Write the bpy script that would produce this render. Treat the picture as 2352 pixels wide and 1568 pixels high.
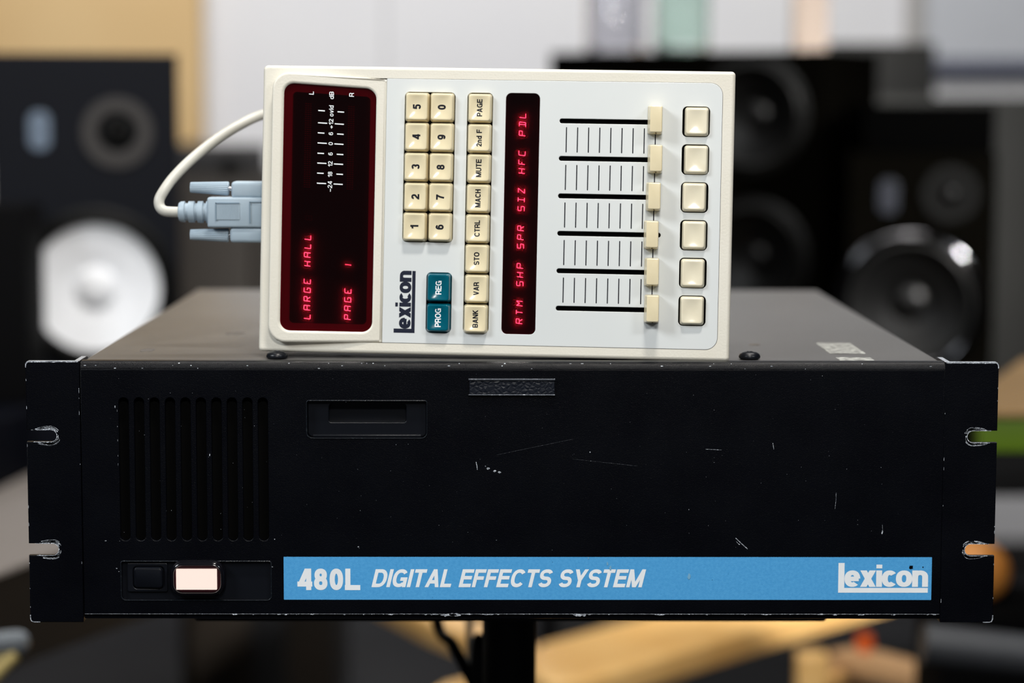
import bpy, bmesh, math, random
from mathutils import Vector, Matrix
from mathutils.geometry import tessellate_polygon
random.seed(7)
PI = math.pi
for o in list(bpy.data.objects): bpy.data.objects.remove(o)
COL = bpy.context.scene.collection
SC = bpy.context.scene

# ------------------------------------------------------------------ camera, world, lights, exposure
FPX, CAMP, PITCH, YAW, ROLL = 5300.0, Vector((-.0092, -1.1374, .2585)), .1024, .0077, .0021
def cam_axes():
    cy, sy = math.cos(YAW), math.sin(YAW)
    f = Vector((sy*math.cos(PITCH), cy*math.cos(PITCH), -math.sin(PITCH)))
    r = Vector((cy, -sy, 0)); u = r.cross(f)
    c, s = math.cos(ROLL), math.sin(ROLL)
    return c*r+s*u, -s*r+c*u, f
RX, UP, FW = cam_axes()
cam = bpy.data.cameras.new('camera'); camo = bpy.data.objects.new('camera', cam); COL.objects.link(camo)
camo.matrix_world = Matrix(((RX.x, UP.x, -FW.x, CAMP.x), (RX.y, UP.y, -FW.y, CAMP.y), (RX.z, UP.z, -FW.z, CAMP.z), (0, 0, 0, 1)))
cam.sensor_fit = 'HORIZONTAL'; cam.sensor_width = 36; cam.lens = FPX*36/2352
cam.clip_start = .05; cam.clip_end = 60
cam.dof.use_dof = True; cam.dof.focus_distance = 1.142; cam.dof.aperture_fstop = 4.6
SC.camera = camo
SC.view_settings.view_transform = 'Standard'
try: SC.view_settings.look = 'None'
except Exception: pass
SC.view_settings.exposure = 0.0; SC.view_settings.gamma = 1.0
SC.view_settings.use_curve_mapping = False

w = bpy.data.worlds.new('room_ambient'); SC.world = w; w.use_nodes = True
w.node_tree.nodes['Background'].inputs[0].default_value = (.80, .88, 1, 1)
w.node_tree.nodes['Background'].inputs[1].default_value = .05

def area(name, loc, target, size, power, col, sizey=None):
    l = bpy.data.lights.new(name, 'AREA'); l.energy = power; l.color = col
    l.shape = 'RECTANGLE'; l.size = size; l.size_y = sizey or size
    o = bpy.data.objects.new(name, l); COL.objects.link(o); o.location = loc
    d = Vector(target)-Vector(loc); o.rotation_euler = d.to_track_quat('-Z', 'Y').to_euler()
    return o
area('ceiling_lamp_over_table', (.10, -.42, 1.42), (0, .02, .15), .22, 12, (1, .95, .88), .10)
area('lamp_above_camera', (.05, -1.62, 1.06), (0, 0, .18), .30, 12, (1, .98, .94), .13)
area('ceiling_lamp_front_right', (1.35, -1.5, 1.62), (0, 0, .15), .5, 20, (.95, .98, 1))
area('ceiling_lamp_front_left', (-1.5, -1.0, 1.3), (-.1, 0, .18), .6, 24, (.91, .96, 1))
area('added_wash_back_wall', (-.3, 2.2, 1.62), (-.2, 3.5, .6), 2.4, 75, (1, .985, .97), .6)  # added unseen wash that brightens the back wall
area('added_fill_speakers', (.1, .55, 1.62), (.0, 1.9, -.1), 1.2, 46, (1, .97, .93), .4)  # added unseen fill, aimed to lift the speakers and the white cone

l_ = area('small_spot_lamp', (1.95, .15, 1.45), (.60, 1.7, .12), .22, 7, (1, .98, .95)); l_.data.spread = math.radians(24)

# ------------------------------------------------------------------ helpers
def at(px, py, y):
    """point of the room seen at (px,py) of the 2352x1568 frame that lies on the plane y"""
    d = RX*((px-1176)/FPX)+UP*(-(py-784)/FPX)+FW
    return CAMP+d*((y-CAMP.y)/d.y)
def atz(px, py, z):
    d = RX*((px-1176)/FPX)+UP*(-(py-784)/FPX)+FW
    return CAMP+d*((z-CAMP.z)/d.z)

def lin(c):
    return tuple(((v/255)/12.92 if v/255 <= .04045 else ((v/255+.055)/1.055)**2.4) for v in c)
MATS = {}
def mat(name, rgb, rough=.5, metal=0, spec=.5, bump=None, mott=None, coat=0, linear=False, trans=0, ior=1.45, sub=0):
    """principled material; bump=(scale,strength,distance) grain; mott=(scale,rgb2,lo,hi) colour mottling"""
    if name in MATS: return MATS[name]
    m = bpy.data.materials.new(name); m.use_nodes = True; MATS[name] = m
    nt = m.node_tree; b = nt.nodes['Principled BSDF']
    c = rgb if linear else lin(rgb)
    b.inputs['Base Color'].default_value = (*c, 1); b.inputs['Roughness'].default_value = rough
    b.inputs['Metallic'].default_value = metal; b.inputs['Specular IOR Level'].default_value = spec
    b.inputs['Coat Weight'].default_value = coat; b.inputs['Coat Roughness'].default_value = .08
    b.inputs['Transmission Weight'].default_value = trans; b.inputs['IOR'].default_value = ior
    tc = nt.nodes.new('ShaderNodeTexCoord')
    if mott is None: mott = (60, None, .3, .7)
    n = nt.nodes.new('ShaderNodeTexNoise'); n.inputs['Scale'].default_value = mott[0]; n.inputs['Detail'].default_value = 5
    nt.links.new(tc.outputs['Object'], n.inputs['Vector'])
    mr = nt.nodes.new('ShaderNodeMapRange'); mr.inputs['From Min'].default_value = mott[2]; mr.inputs['From Max'].default_value = mott[3]
    nt.links.new(n.outputs['Fac'], mr.inputs['Value'])
    mx = nt.nodes.new('ShaderNodeMix'); mx.data_type = 'RGBA'
    c2 = tuple(v*.93 for v in c) if mott[1] is None else (mott[1] if linear else lin(mott[1]))
    mx.inputs[6].default_value = (*c, 1); mx.inputs[7].default_value = (*c2, 1)
    nt.links.new(mr.outputs[0], mx.inputs[0]); nt.links.new(mx.outputs[2], b.inputs['Base Color'])
    if bump:
        n2 = nt.nodes.new('ShaderNodeTexNoise'); n2.inputs['Scale'].default_value = bump[0]; n2.inputs['Detail'].default_value = 3
        nt.links.new(tc.outputs['Object'], n2.inputs['Vector'])
        bp = nt.nodes.new('ShaderNodeBump'); bp.inputs['Strength'].default_value = bump[1]; bp.inputs['Distance'].default_value = bump[2]
        nt.links.new(n2.outputs['Fac'], bp.inputs['Height']); nt.links.new(bp.outputs[0], b.inputs['Normal'])
    return m
def emis(name, rgb, strength):
    if name in MATS: return MATS[name]
    m = bpy.data.materials.new(name); m.use_nodes = True; MATS[name] = m
    nt = m.node_tree; b = nt.nodes['Principled BSDF']
    b.inputs['Base Color'].default_value = (.02, .02, .02, 1)
    b.inputs['Emission Color'].default_value = (*rgb, 1); b.inputs['Emission Strength'].default_value = strength
    return m
def filt(name, tint, rough=.06, gloss=1.0, haze=0, hcol=(1, .05, .10)):
    """clear coloured acrylic filter: tinted see-through pane with a glossy face"""
    m = bpy.data.materials.new(name); m.use_nodes = True; MATS[name] = m
    nt = m.node_tree; nt.nodes.clear()
    o = nt.nodes.new('ShaderNodeOutputMaterial'); t = nt.nodes.new('ShaderNodeBsdfTransparent'); t.inputs[0].default_value = (*tint, 1)
    g = nt.nodes.new('ShaderNodeBsdfGlossy'); g.inputs['Roughness'].default_value = rough; g.inputs[0].default_value = (gloss,)*3+(1,)
    f = nt.nodes.new('ShaderNodeFresnel'); f.inputs[0].default_value = 1.45
    mx = nt.nodes.new('ShaderNodeMixShader'); nt.links.new(f.outputs[0], mx.inputs[0])
    tl = nt.nodes.new('ShaderNodeBsdfTranslucent'); tl.inputs[0].default_value = (*hcol, 1); hz = nt.nodes.new('ShaderNodeMixShader'); hz.inputs[0].default_value = haze
    nt.links.new(t.outputs[0], hz.inputs[1]); nt.links.new(tl.outputs[0], hz.inputs[2]); nt.links.new(hz.outputs[0] if haze else t.outputs[0], mx.inputs[1]); nt.links.new(g.outputs[0], mx.inputs[2])
    nt.links.new(mx.outputs[0], o.inputs[0]); return m

class MB:
    def __init__(s): s.v = []; s.f = []
    def add(s, vs, fs):
        n = len(s.v); s.v += [Vector(p) for p in vs]; s.f += [[i+n for i in f] for f in fs]; return s
    def box(s, x0, x1, y0, y1, z0, z1, b=0):
        if b <= 0:
            s.add([(x0,y0,z0),(x1,y0,z0),(x1,y1,z0),(x0,y1,z0),(x0,y0,z1),(x1,y0,z1),(x1,y1,z1),(x0,y1,z1)],
                  [(3,2,1,0),(4,5,6,7),(0,1,5,4),(1,2,6,5),(2,3,7,6),(3,0,4,7)]); return s
        bm = bmesh.new(); bmesh.ops.create_cube(bm, size=1)
        for v in bm.verts: v.co = Vector(((x0+x1)/2+v.co.x*(x1-x0), (y0+y1)/2+v.co.y*(y1-y0), (z0+z1)/2+v.co.z*(z1-z0)))
        bmesh.ops.bevel(bm, geom=bm.edges[:], offset=b, segments=3, profile=.5, affect='EDGES')
        bm.verts.index_update()
        s.add([v.co.copy() for v in bm.verts], [[v.index for v in f.verts] for f in bm.faces]); bm.free(); return s
    def rings(s, rings, cap0=True, cap1=True, closed=True):
        n = len(rings[0]); vs = [p for r in rings for p in r]; fs = []
        for k in range(len(rings)-1):
            for i in range(n if closed else n-1):
                j = (i+1) % n; fs.append((k*n+i, k*n+j, (k+1)*n+j, (k+1)*n+i))
        if cap0: fs.append(list(range(n))[::-1])
        if cap1: fs.append([(len(rings)-1)*n+i for i in range(n)])
        return s.add(vs, fs)
    def lathe(s, prof, c=(0,0,0), axis='z', n=40, cap=True):
        """prof: list of (radius, height) turned about the axis through c"""
        c = Vector(c); rs = []
        for r, h in prof:
            ring = []
            for i in range(n):
                a = 2*PI*i/n; x, y = r*math.cos(a), r*math.sin(a)
                p = {'z': (x, y, h), 'y': (x, -h, y), 'x': (h, x, y)}[axis]   # axis y: height points to the viewer (-y)
                ring.append(c+Vector(p))
            rs.append(ring)
        return s.rings(rs, cap and prof[0][0] > 0, cap and prof[-1][0] > 0)
    def tube(s, pts, r, n=16, cap=True):
        pts = [Vector(p) for p in pts]; rr = r if isinstance(r, (list, tuple)) else [r]*len(pts)
        up = Vector((0, 0, 1)); rs = []
        t0 = (pts[1]-pts[0]).normalized()
        if abs(t0.dot(up)) > .9: up = Vector((1, 0, 0))
        for i, p in enumerate(pts):
            t = (pts[min(i+1, len(pts)-1)]-pts[max(i-1, 0)]).normalized()
            a = t.cross(up).normalized(); b = a.cross(t).normalized(); up = b
            rs.append([p+rr[i]*(math.cos(2*PI*k/n)*a+math.sin(2*PI*k/n)*b) for k in range(n)])
        return s.rings(rs, cap, cap)
    def build(s, name, m, parent=None, smooth=35, kind=None, fix=True):
        me = bpy.data.meshes.new(name); me.from_pydata(s.v, [], s.f)
        if fix:
            bm = bmesh.new(); bm.from_mesh(me); bmesh.ops.recalc_face_normals(bm, faces=bm.faces); bm.to_mesh(me); bm.free()
        for x in (m if isinstance(m, (list, tuple)) else [m]): me.materials.append(x)
        if smooth:
            me.shade_smooth(); me.set_sharp_from_angle(angle=math.radians(smooth))
        o = bpy.data.objects.new(name, me); COL.objects.link(o)
        if parent: o.parent = parent
        if kind: o['kind'] = kind
        return o
def tag(o, label=None, cat=None, group=None, kind=None):
    if label: o['label'] = label
    if cat: o['category'] = cat
    if group: o['group'] = group
    if kind: o['kind'] = kind
    return o
def empty(name, loc, label=None, cat=None, group=None, rz=0):
    o = bpy.data.objects.new(name, None); COL.objects.link(o); o.location = loc; o.rotation_euler = (0, 0, rz)
    o.empty_display_size = .02
    return tag(o, label, cat, group)

def rrect(x0, y0, x1, y1, r, n=8):
    """rounded rectangle, counter-clockwise; r = one radius or 4 (x0y0, x1y0, x1y1, x0y1)"""
    r = r if isinstance(r, (list, tuple)) else (r,)*4; pts = []
    for (cx, cy, a0, q) in ((x0+r[0], y0+r[0], PI, r[0]), (x1-r[1], y0+r[1], 1.5*PI, r[1]), (x1-r[2], y1-r[2], 0, r[2]), (x0+r[3], y1-r[3], .5*PI, r[3])):
        k = n if q > 0 else 0
        for i in range(k+1):
            a = a0+(PI/2)*(i/k if k else 0); pts.append((cx+q*math.cos(a), cy+q*math.sin(a)))
    return pts
def dens(p, m, closed=True):
    q = []
    for i in range(len(p) if closed else len(p)-1):
        a, b = p[i], p[(i+1) % len(p)]; n = max(1, math.ceil(math.hypot(b[0]-a[0], b[1]-a[1])/m))
        q += [(a[0]+(b[0]-a[0])*k/n, a[1]+(b[1]-a[1])*k/n) for k in range(n)]
    return q if closed else q+[p[-1]]
def sarea(p): return sum(p[i][0]*p[(i+1) % len(p)][1]-p[(i+1) % len(p)][0]*p[i][1] for i in range(len(p)))/2
def inset(p, d):
    """move a counter-clockwise loop inwards by d"""
    q = []
    for i in range(len(p)):
        a, b, c = Vector(p[i-1]), Vector(p[i]), Vector(p[(i+1) % len(p)])
        e1, e2 = b-a, c-b
        if e1.length < 1e-9: e1 = e2
        if e2.length < 1e-9: e2 = e1
        e1.normalize(); e2.normalize()
        n1, n2 = Vector((-e1.y, e1.x)), Vector((-e2.y, e2.x)); m = n1+n2
        m = m/max(m.length_squared, .3)*2
        q.append((b.x+m.x*d, b.y+m.y*d))
    return q
def plate(mb, loops, d0, d1, mp, bev=0, back=True, seg=3):
    """flat plate with holes. loops[0] outer, others holes, 2-D; d0 front depth, d1 back depth; mp(x,y,d)->3-D; front edge rounded by bev"""
    L = []
    for k, l in enumerate(loops):
        l = list(l); ccw = sarea(l) > 0
        if (k == 0) != ccw: l.reverse()
        L.append(l)
    sg = 1 if d1 > d0 else -1
    def front(ls, d):
        P = [[Vector((x, y, 0)) for x, y in l] for l in ls]; T = tessellate_polygon(P)
        mb.add([mp(x, y, d) for l in ls for x, y in l], T)
    if bev > 0: front([inset(l, bev) for l in L], d0)
    else: front(L, d0)
    for l in L:
        rs = []
        if bev > 0:
            for s in range(seg+1):
                a = PI/2*s/seg; rs.append([mp(x, y, d0+sg*bev*(1-math.cos(a))) for x, y in inset(l, bev*(1-math.sin(a)))])
        else: rs.append([mp(x, y, d0) for x, y in l])
        rs.append([mp(x, y, d1) for x, y in l]); mb.rings(rs, False, False)
    if back: front(L, d1)
    return mb

# ------------------------------------------------------------------ stroke lettering (flat print)
def arc(cx, cy, rx, ry, a0, a1, n=14, e=2.3):
    P = []
    for i in range(n+1):
        a = math.radians(a0+(a1-a0)*i/n); c, s = math.cos(a), math.sin(a)
        P.append((cx+rx*math.copysign(abs(c)**(2/e), c), cy+ry*math.copysign(abs(s)**(2/e), s)))
    return P
def glyph(ch, s):
    """skeleton strokes of a bold grotesque letter, cap height 1, stroke s: (width, [(pts, closed, cut_start, cut_end)])"""
    h = s/2; T = 1-h; B = h; X = .74; XT = X-h
    def L(*p): return (list(p), False, 0, 0)
    def D(*p): return (list(p), False, 1, 1)      # diagonal, ends cut level
    def V(x, y0=0, y1=1): return ([(x, y0), (x, y1)], False, 0, 0)
    def H(y, x0, x1): return ([(x0, y), (x1, y)], False, 0, 0)
    def ring(w, t, b=B): return (arc(w/2, (t+b)/2, w/2-h, (t-b)/2, 0, 360, 32)[:-1], True, 0, 0)
    if ch == ' ': return .30, []
    if ch == 'L': return .60, [V(h), H(B, 0, .60)]
    if ch == 'E': return .66, [V(h), H(B, 0, .66), H(T, 0, .66), H(.53, 0, .62)]
    if ch == 'F': return .61, [V(h), H(T, 0, .61), H(.51, 0, .56)]
    if ch == 'H': return .72, [V(h), V(.72-h), H(.53, 0, .72)]
    if ch == 'I': return s, [V(h)]
    if ch == 'T': return .66, [V(.33), H(T, 0, .66)]
    if ch == 'N': return .74, [V(h), V(.74-h), D((h*1.1, 1), (.74-h*1.1, 0))]
    if ch == 'M': return .88, [V(h), V(.88-h), D((h*1.05, 1), (.44, 0)), D((.44, 0), (.88-h*1.05, 1))]
    if ch == 'A': return .78, [D((h*1.05, 0), (.39, 1)), D((.39, 1), (.78-h*1.05, 0)), H(.30, .18, .60)]
    if ch == 'V': return .74, [D((h*1.05, 1), (.37, 0)), D((.37, 0), (.74-h*1.05, 1))]
    if ch == 'Y': return .74, [D((h*1.1, 1), (.37, .40)), D((.37, .40), (.74-h*1.1, 1)), V(.37, 0, .46)]
    if ch == 'K': return .76, [V(h), D((.76-h*1.4, 1), (h, .36)), D((.28, .56), (.76-h*1.3, 0))]
    if ch == 'U': return .72, [([(h, 1), (h, .36)]+arc(.36, .36, .36-h, .36-h, 180, 360, 16)+[(.72-h, 1)], False, 0, 0)]
    if ch == 'O': return .80, [ring(.80, T)]
    if ch == 'C': return .76, [(arc(.39, .5, .39-h, .5-h, 38, 322, 30), False, 0, 0)]
    if ch == 'G': return .80, [(arc(.40, .5, .40-h, .5-h, 38, 318, 30), False, 0, 0), V(.80-h, 0, .5), H(.45, .42, .80)]
    if ch == 'D': return .75, [V(h), ([(h, T), (.34, T)]+arc(.34, .5, .41-h, .5-h, 90, -90, 18)+[(h, B)], False, 0, 0)]
    if ch in 'PRB':
        r = (T-.45)/2
        st = [V(h), ([(h, T), (.42, T)]+arc(.42, .45+r, .70-.42-h, r, 90, -90, 14)+[(h, .45)], False, 0, 0)]
        if ch == 'R': st.append(([(.40, .45), (.52, .42), (.60, .33), (.62, .15), (.66, 0)], False, 0, 0))
        if ch == 'B':
            q = (.49-B)/2; st.append(([(h, .49), (.42, .49)]+arc(.42, B+q, .73-.42-h, q, 90, -90, 14)+[(h, B)], False, 0, 0))
        return (.72 if ch != 'P' else .68), st
    if ch == 'S':
        w_ = .70; ry = (1-s)/4; c = w_/2
        return w_, [(arc(c, T-ry, c-h, ry, 18, 255, 18)+arc(c, B+ry, c-h, ry, 75, -162, 18), False, 0, 0)]
    w_ = .56
    if ch == '0': return w_, [ring(w_, T)]
    if ch == '1': return .38, [V(.38-h), ([(.0, .72), (.14, .74), (.24, .82), (.27, 1)], False, 0, 0)]
    if ch == '2': return w_, [(arc(w_/2, T-.235, w_/2-h, .235, 175, -30, 18)+[(.16, .26), (h*1.0, B)], False, 0, 0), H(B, 0, w_)]
    if ch == '3': return w_, [(arc(w_/2, T-.235*(1-s), w_/2-h, .235*(1-s), 165, -90, 16), False, 0, 0), (arc(w_/2, B+.265*(1-s), w_/2-h, .265*(1-s), 90, -165, 16), False, 0, 0)]
    if ch == '4': return .58, [V(.44), H(.28, 0, .58), D((.40, 1), (h*1.15, .30))]
    if ch == '5': return w_, [H(T, .10, w_-.03), ([(.12+h*.3, T), (.08+h*.5, .48)], False, 0, 0), (arc(w_/2, B+.255, w_/2-h, .255, 130, -160, 18), False, 0, 0)]
    if ch in '69':
        st = [(arc(w_/2, B+.25, w_/2-h, .25, 0, 360, 26)[:-1], True, 0, 0), (arc(w_/2, .5, w_/2-h, .5-h, 38, 190, 18)+[(h, .3)], False, 0, 0)]
        if ch == '9': st = [([(w_-x, 1-y) for x, y in p], c, a, b) for p, c, a, b in st]
        return w_, st
    if ch == '7': return w_, [H(T, 0, w_), ([(w_-h*1.0, T), (.30, .48), (.21, 0)], False, 0, 0)]
    if ch == '8': return w_, [(arc(w_/2, T-.235*(1-s), w_/2-h-.02, .235*(1-s), 0, 360, 24)[:-1], True, 0, 0), (arc(w_/2, B+.265*(1-s), w_/2-h, .265*(1-s), 0, 360, 24)[:-1], True, 0, 0)]
    if ch == '+': return .58, [H(.36, 0, .58), V(.29, .08, .64)]
    if ch == '-': return .52, [H(.36, 0, .52)]
    if ch == 'l': return s, [V(h)]
    if ch == 'i': return s, [V(h, 0, X), V(h, 1-s*.82, 1)]
    if ch == 'o': return .60, [ring(.60, XT)]
    if ch == 'd': return .60, [V(.60-h), (arc(.29, X/2, .29-h, X/2-h, 0, 360, 26)[:-1], True, 0, 0)]
    if ch == 'n': return .56, [V(h, 0, X), ([(h, .40)]+arc(.28, XT-.20, .28-h, .20, 160, 0, 12)+[(.56-h, 0)], False, 0, 0)]
    if ch == 'v': return .56, [D((h*1.05, X), (.28, 0)), D((.28, 0), (.56-h*1.05, X))]
    if ch == 'e': return .60, [(arc(.30, X/2, .30-h, X/2-h, 0, 312, 28), False, 0, 0), H(X/2-.01, .08, .60-h*.4)]
    if ch == 'c': return .56, [(arc(.30, X/2, .30-h, X/2-h, 42, 318, 26), False, 0, 0)]
    if ch == 'x': return .60, [D((h*1.2, X), (.60-h*1.2, 0)), D((.60-h*1.2, X), (h*1.2, 0))]
    raise KeyError(ch)
def ribbon(pts, closed, w, c0=0, c1=0):
    q = [pts[0]]
    for p in pts[1:]:
        if math.hypot(p[0]-q[-1][0], p[1]-q[-1][1]) > 1e-5: q.append(p)
    pts = q; n = len(pts); P = [Vector(p) for p in pts]; Lf, Rt = [], []
    for i in range(n):
        a = P[i-1] if (i > 0 or closed) else None; b = P[(i+1) % n] if (i < n-1 or closed) else None
        e1 = (P[i]-a).normalized() if a is not None else None; e2 = (b-P[i]).normalized() if b is not None else None
        if e1 is None: e1 = e2
        if e2 is None: e2 = e1
        m = Vector((-e1.y, e1.x))+Vector((-e2.y, e2.x)); m = m/max(m.length_squared, .5)*2
        if (i == 0 and c0 or i == n-1 and c1) and not closed and abs(e1.y) > .05:
            m = Vector((-1/e1.y, 0))
        Lf.append(P[i]+m*w/2); Rt.append(P[i]-m*w/2)
    return [(p.x, p.y) for p in Lf], [(p.x, p.y) for p in Rt]
def text(mb, s, x, y, width, height, stroke, mp, gap=.10, slant=0, layer=0, dl=.0, fine=0):
    """lay string s so that it fills width x height from (x,y); mp(x,y,layer)->3-D"""
    gl = [glyph(c, stroke) for c in s]; tot = sum(g[0] for g in gl)+gap*(len(s)-1)
    kx = (width-slant*height)/tot if width else height; cx = 0; k = 0
    for gw, st in gl:
        for pts, cl, c0, c1 in st:
            ax, ay = kx, height
            # build in true units so that strokes keep their weight
            pp = [((cx+px)*kx, py*height) for px, py in pts]
            if fine and len(pp) < 8: pp = dens(pp, fine, cl)
            l, r = ribbon(pp, cl, stroke*height, c0, c1)
            n = len(l); d = layer+dl*k; k += 1
            f = lambda q: mp(x+q[0]+slant*q[1], y+q[1], d)
            mb.add([f(q) for q in l]+[f(q) for q in r], [(i, (i+1) % n, n+(i+1) % n, n+i) for i in range(n if cl else n-1)])
        cx += gw+gap
    return mb
def logo(mb, x, y, width, height, mp, s=.205, dl=.004, asp=1.28):
    """the word mark: a tall l whose foot underlines the other letters; stems are heavier than the curves' tops"""
    H = height; ub = .16*H; y0 = .195*H; lw = .068*width; g = .006*width
    def rect(x0, y0, x1, y1): mb.add([mp(x+x0, y+y0, 0), mp(x+x1, y+y0, 0), mp(x+x1, y+y1, 0), mp(x+x0, y+y1, 0)], [(0, 1, 2, 3)])
    rect(0, 0, lw, H); rect(lw, 0, width, ub)
    hh = .555*H/.74; wd = {'e': .66, 'x': .70, 'i': .26, 'c': .60, 'o': .70, 'n': .70}; gp = .012
    tot = sum(wd[c]+gp for c in 'exicon')-gp; kx = (width-lw-g)/tot; cx = 0; k = 1
    for c in 'exicon':
        gw, st = glyph(c, s)
        for pts, cl, c0, c1 in st:
            sx = wd[c]*kx/asp/(gw*hh)                      # squeeze, stroke, then stretch back by asp
            l, r = ribbon([((px*sx*hh), py*hh) for px, py in pts], cl, s*hh if c != 'i' else wd['i']*kx/asp, c0, c1)
            n = len(l); f = lambda q: mp(x+lw+g+cx*kx+q[0]*asp, y+y0+q[1], k*dl)
            mb.add([f(q) for q in l]+[f(q) for q in r], [(i, (i+1) % n, n+(i+1) % n, n+i) for i in range(n if cl else n-1)])
            k += 1
        cx += wd[c]+gp
# ------------------------------------------------------------------ materials
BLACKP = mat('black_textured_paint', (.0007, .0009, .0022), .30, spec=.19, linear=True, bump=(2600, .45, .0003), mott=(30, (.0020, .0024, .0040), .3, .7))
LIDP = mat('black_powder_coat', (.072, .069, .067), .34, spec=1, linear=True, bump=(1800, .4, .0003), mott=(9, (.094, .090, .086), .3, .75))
BAREM = mat('bare_scuffed_metal', (.62, .66, .72), .38, metal=.6, linear=True, bump=(1500, .8, .0006), mott=(900, (.18, .20, .24), .45, .7))
CREAM = mat('cream_painted_shell', (228, 224, 212), .45, bump=(900, .25, .00035), mott=(25, (222, 217, 203), .3, .7))
PANELW = mat('cool_white_gloss_panel', (221, 224, 223), .22, spec=.5, mott=(12, (217, 221, 221), .3, .7), bump=(60, .02, .0003))
KEYC = mat('ivory_key_plastic', (232, 219, 184), .15, spec=.5, mott=(200, (228, 214, 178), .3, .7))
KEYP = mat('pale_ivory_button_plastic', (232, 224, 200), .15, spec=.5, mott=(200, (228, 219, 194), .3, .7))
KEYT = mat('teal_key_plastic', (4, 92, 110), .15, spec=.5, mott=(200, (3, 84, 102), .3, .7))
WELL = mat('black_well_plastic', (.0008, .0008, .0008), .6, spec=.08, linear=True)
INKB = mat('black_print_ink', (.004, .005, .012), .45, spec=.3, linear=True)
INKN = mat('navy_print_ink', (.006, .010, .028), .4, linear=True)
INKW = mat('white_print_ink', (248, 252, 255), .45)
BLUE = mat('blue_printed_label', (84, 168, 226), .5, spec=.3, bump=(2500, .25, .0003), mott=(700, (74, 158, 218), .35, .7))
FILTR = filt('red_acrylic_filter', (.36, .030, .075), .09, haze=.10)
FILTD = filt('dark_red_acrylic_filter', (.34, .026, .070), .10, haze=.10)
BOARD = mat('black_display_board', (.005, .004, .007), .5, spec=.2, linear=True)
RIM = mat('display_tray_rim', (.24, .21, .21), .6, linear=True)
SEGM = emis('lit_segment', (1, .36, .36), 30)
SEGD = mat('unlit_segment', (.07, .02, .02), .5, linear=True)
LAMPW = emis('lit_power_lamp', (1, .90, .83), 1.14)
GLOSSK = mat('glossy_black_plastic', (.004, .004, .006), .12, spec=.5, linear=True)
PLASK = mat('black_moulded_plastic', (.004, .005, .008), .32, spec=.4, linear=True)
LEATH = mat('leather_grain_pad', (.006, .008, .014), .38, linear=True)
nt = LEATH.node_tree; vo = nt.nodes.new('ShaderNodeTexVoronoi'); vo.feature = 'DISTANCE_TO_EDGE'; vo.inputs['Scale'].default_value = 420
tc = nt.nodes.new('ShaderNodeTexCoord'); bp = nt.nodes.new('ShaderNodeBump'); bp.inputs['Strength'].default_value = .9; bp.inputs['Distance'].default_value = .0006
nt.links.new(tc.outputs['Object'], vo.inputs['Vector']); nt.links.new(vo.outputs['Distance'], bp.inputs['Height']); nt.links.new(bp.outputs[0], nt.nodes['Principled BSDF'].inputs['Normal'])

# ------------------------------------------------------------------ setting
FLOORZ, CEILZ = -.78, 1.66
WALLW = mat('white_wall_paint', (214, 214, 216), .8, mott=(3, (208, 208, 212), .3, .7))
def struct(name, mb, m): o = mb.build(name, m); o['kind'] = 'structure'; return o
struct('floor', MB().box(-2.6, 2.6, -2.2, 3.9, FLOORZ-.05, FLOORZ), mat('dark_grey_carpet', (40, 41, 44), .95, bump=(500, .6, .004), mott=(2.2, (28, 29, 34), .35, .65)))
struct('ceiling', MB().box(-2.6, 2.6, -2.2, 3.9, CEILZ, CEILZ+.05), mat('matt_ceiling_paint', (120, 120, 120), .9))
struct('wall_back', MB().box(-2.6, 2.6, 3.9, 4.0, FLOORZ, CEILZ), WALLW)
struct('wall_left', MB().box(-2.7, -2.6, -2.2, 4.0, FLOORZ, CEILZ), mat('dark_fabric_wall', (58, 56, 56), .9))
struct('wall_right', MB().box(2.6, 2.7, -2.2, 4.0, FLOORZ, CEILZ), mat('dark_fabric_wall', (58, 56, 56), .9))
struct('baseboard_back', MB().box(-2.6, 2.6, 3.885, 3.9, FLOORZ, FLOORZ+.08, .003), mat('dark_baseboard', (40, 38, 38), .6))

# ------------------------------------------------------------------ rack unit
mm = .001
def fx(x, z, d): return Vector((x*mm, -.001+d*mm, z*mm))          # rack face: mm right, mm up, depth
rack = empty('rack_effects_unit', (0, 0, 0), 'black three-space rack effects unit with blue stripe, on a stand below the ivory remote', 'audio unit')
vents = []
for i in range(10):
    x0 = -195.5+7.67*i; vents.append(rrect(x0, 41.6, x0+4.9, 113.5, 2.4))
slot = rrect(-102, 93.6, -43, 111.8, (2.4, 2.4, .8, .8)); swr = rrect(-195.2, 11.7, -120.9, 30.9, (2, 2, .8, .8))
lampr = rrect(-171, 13.7, -143.2, 31.9, 6.5)
face = MB(); plate(face, [[(-214.2, 4.6), (214.6, 4.6), (214.6, 127.6), (-214.2, 127.6)]]+vents+[slot, swr], 0, 2.5, fx, bev=.3)
pr = [(4.0*(1-math.cos(PI/2*i/8)), 127.6+4.0*math.sin(PI/2*i/8)) for i in range(9)]+[(8, 131.6), (8, 130.2)]
face.rings([[fx(x, z, d) for d, z in pr] for x in (-214.2, 214.6)], True, True, False)
pb = [(0, 4.6), (.5, 3.9), (1.3, 3.6), (1.6, 2.0), (3, 1.5), (9, 1.5), (9, 4.6)]
face.rings([[fx(x, z, d) for d, z in pb] for x in (-214.2, 214.6)], True, True, False)
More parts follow.
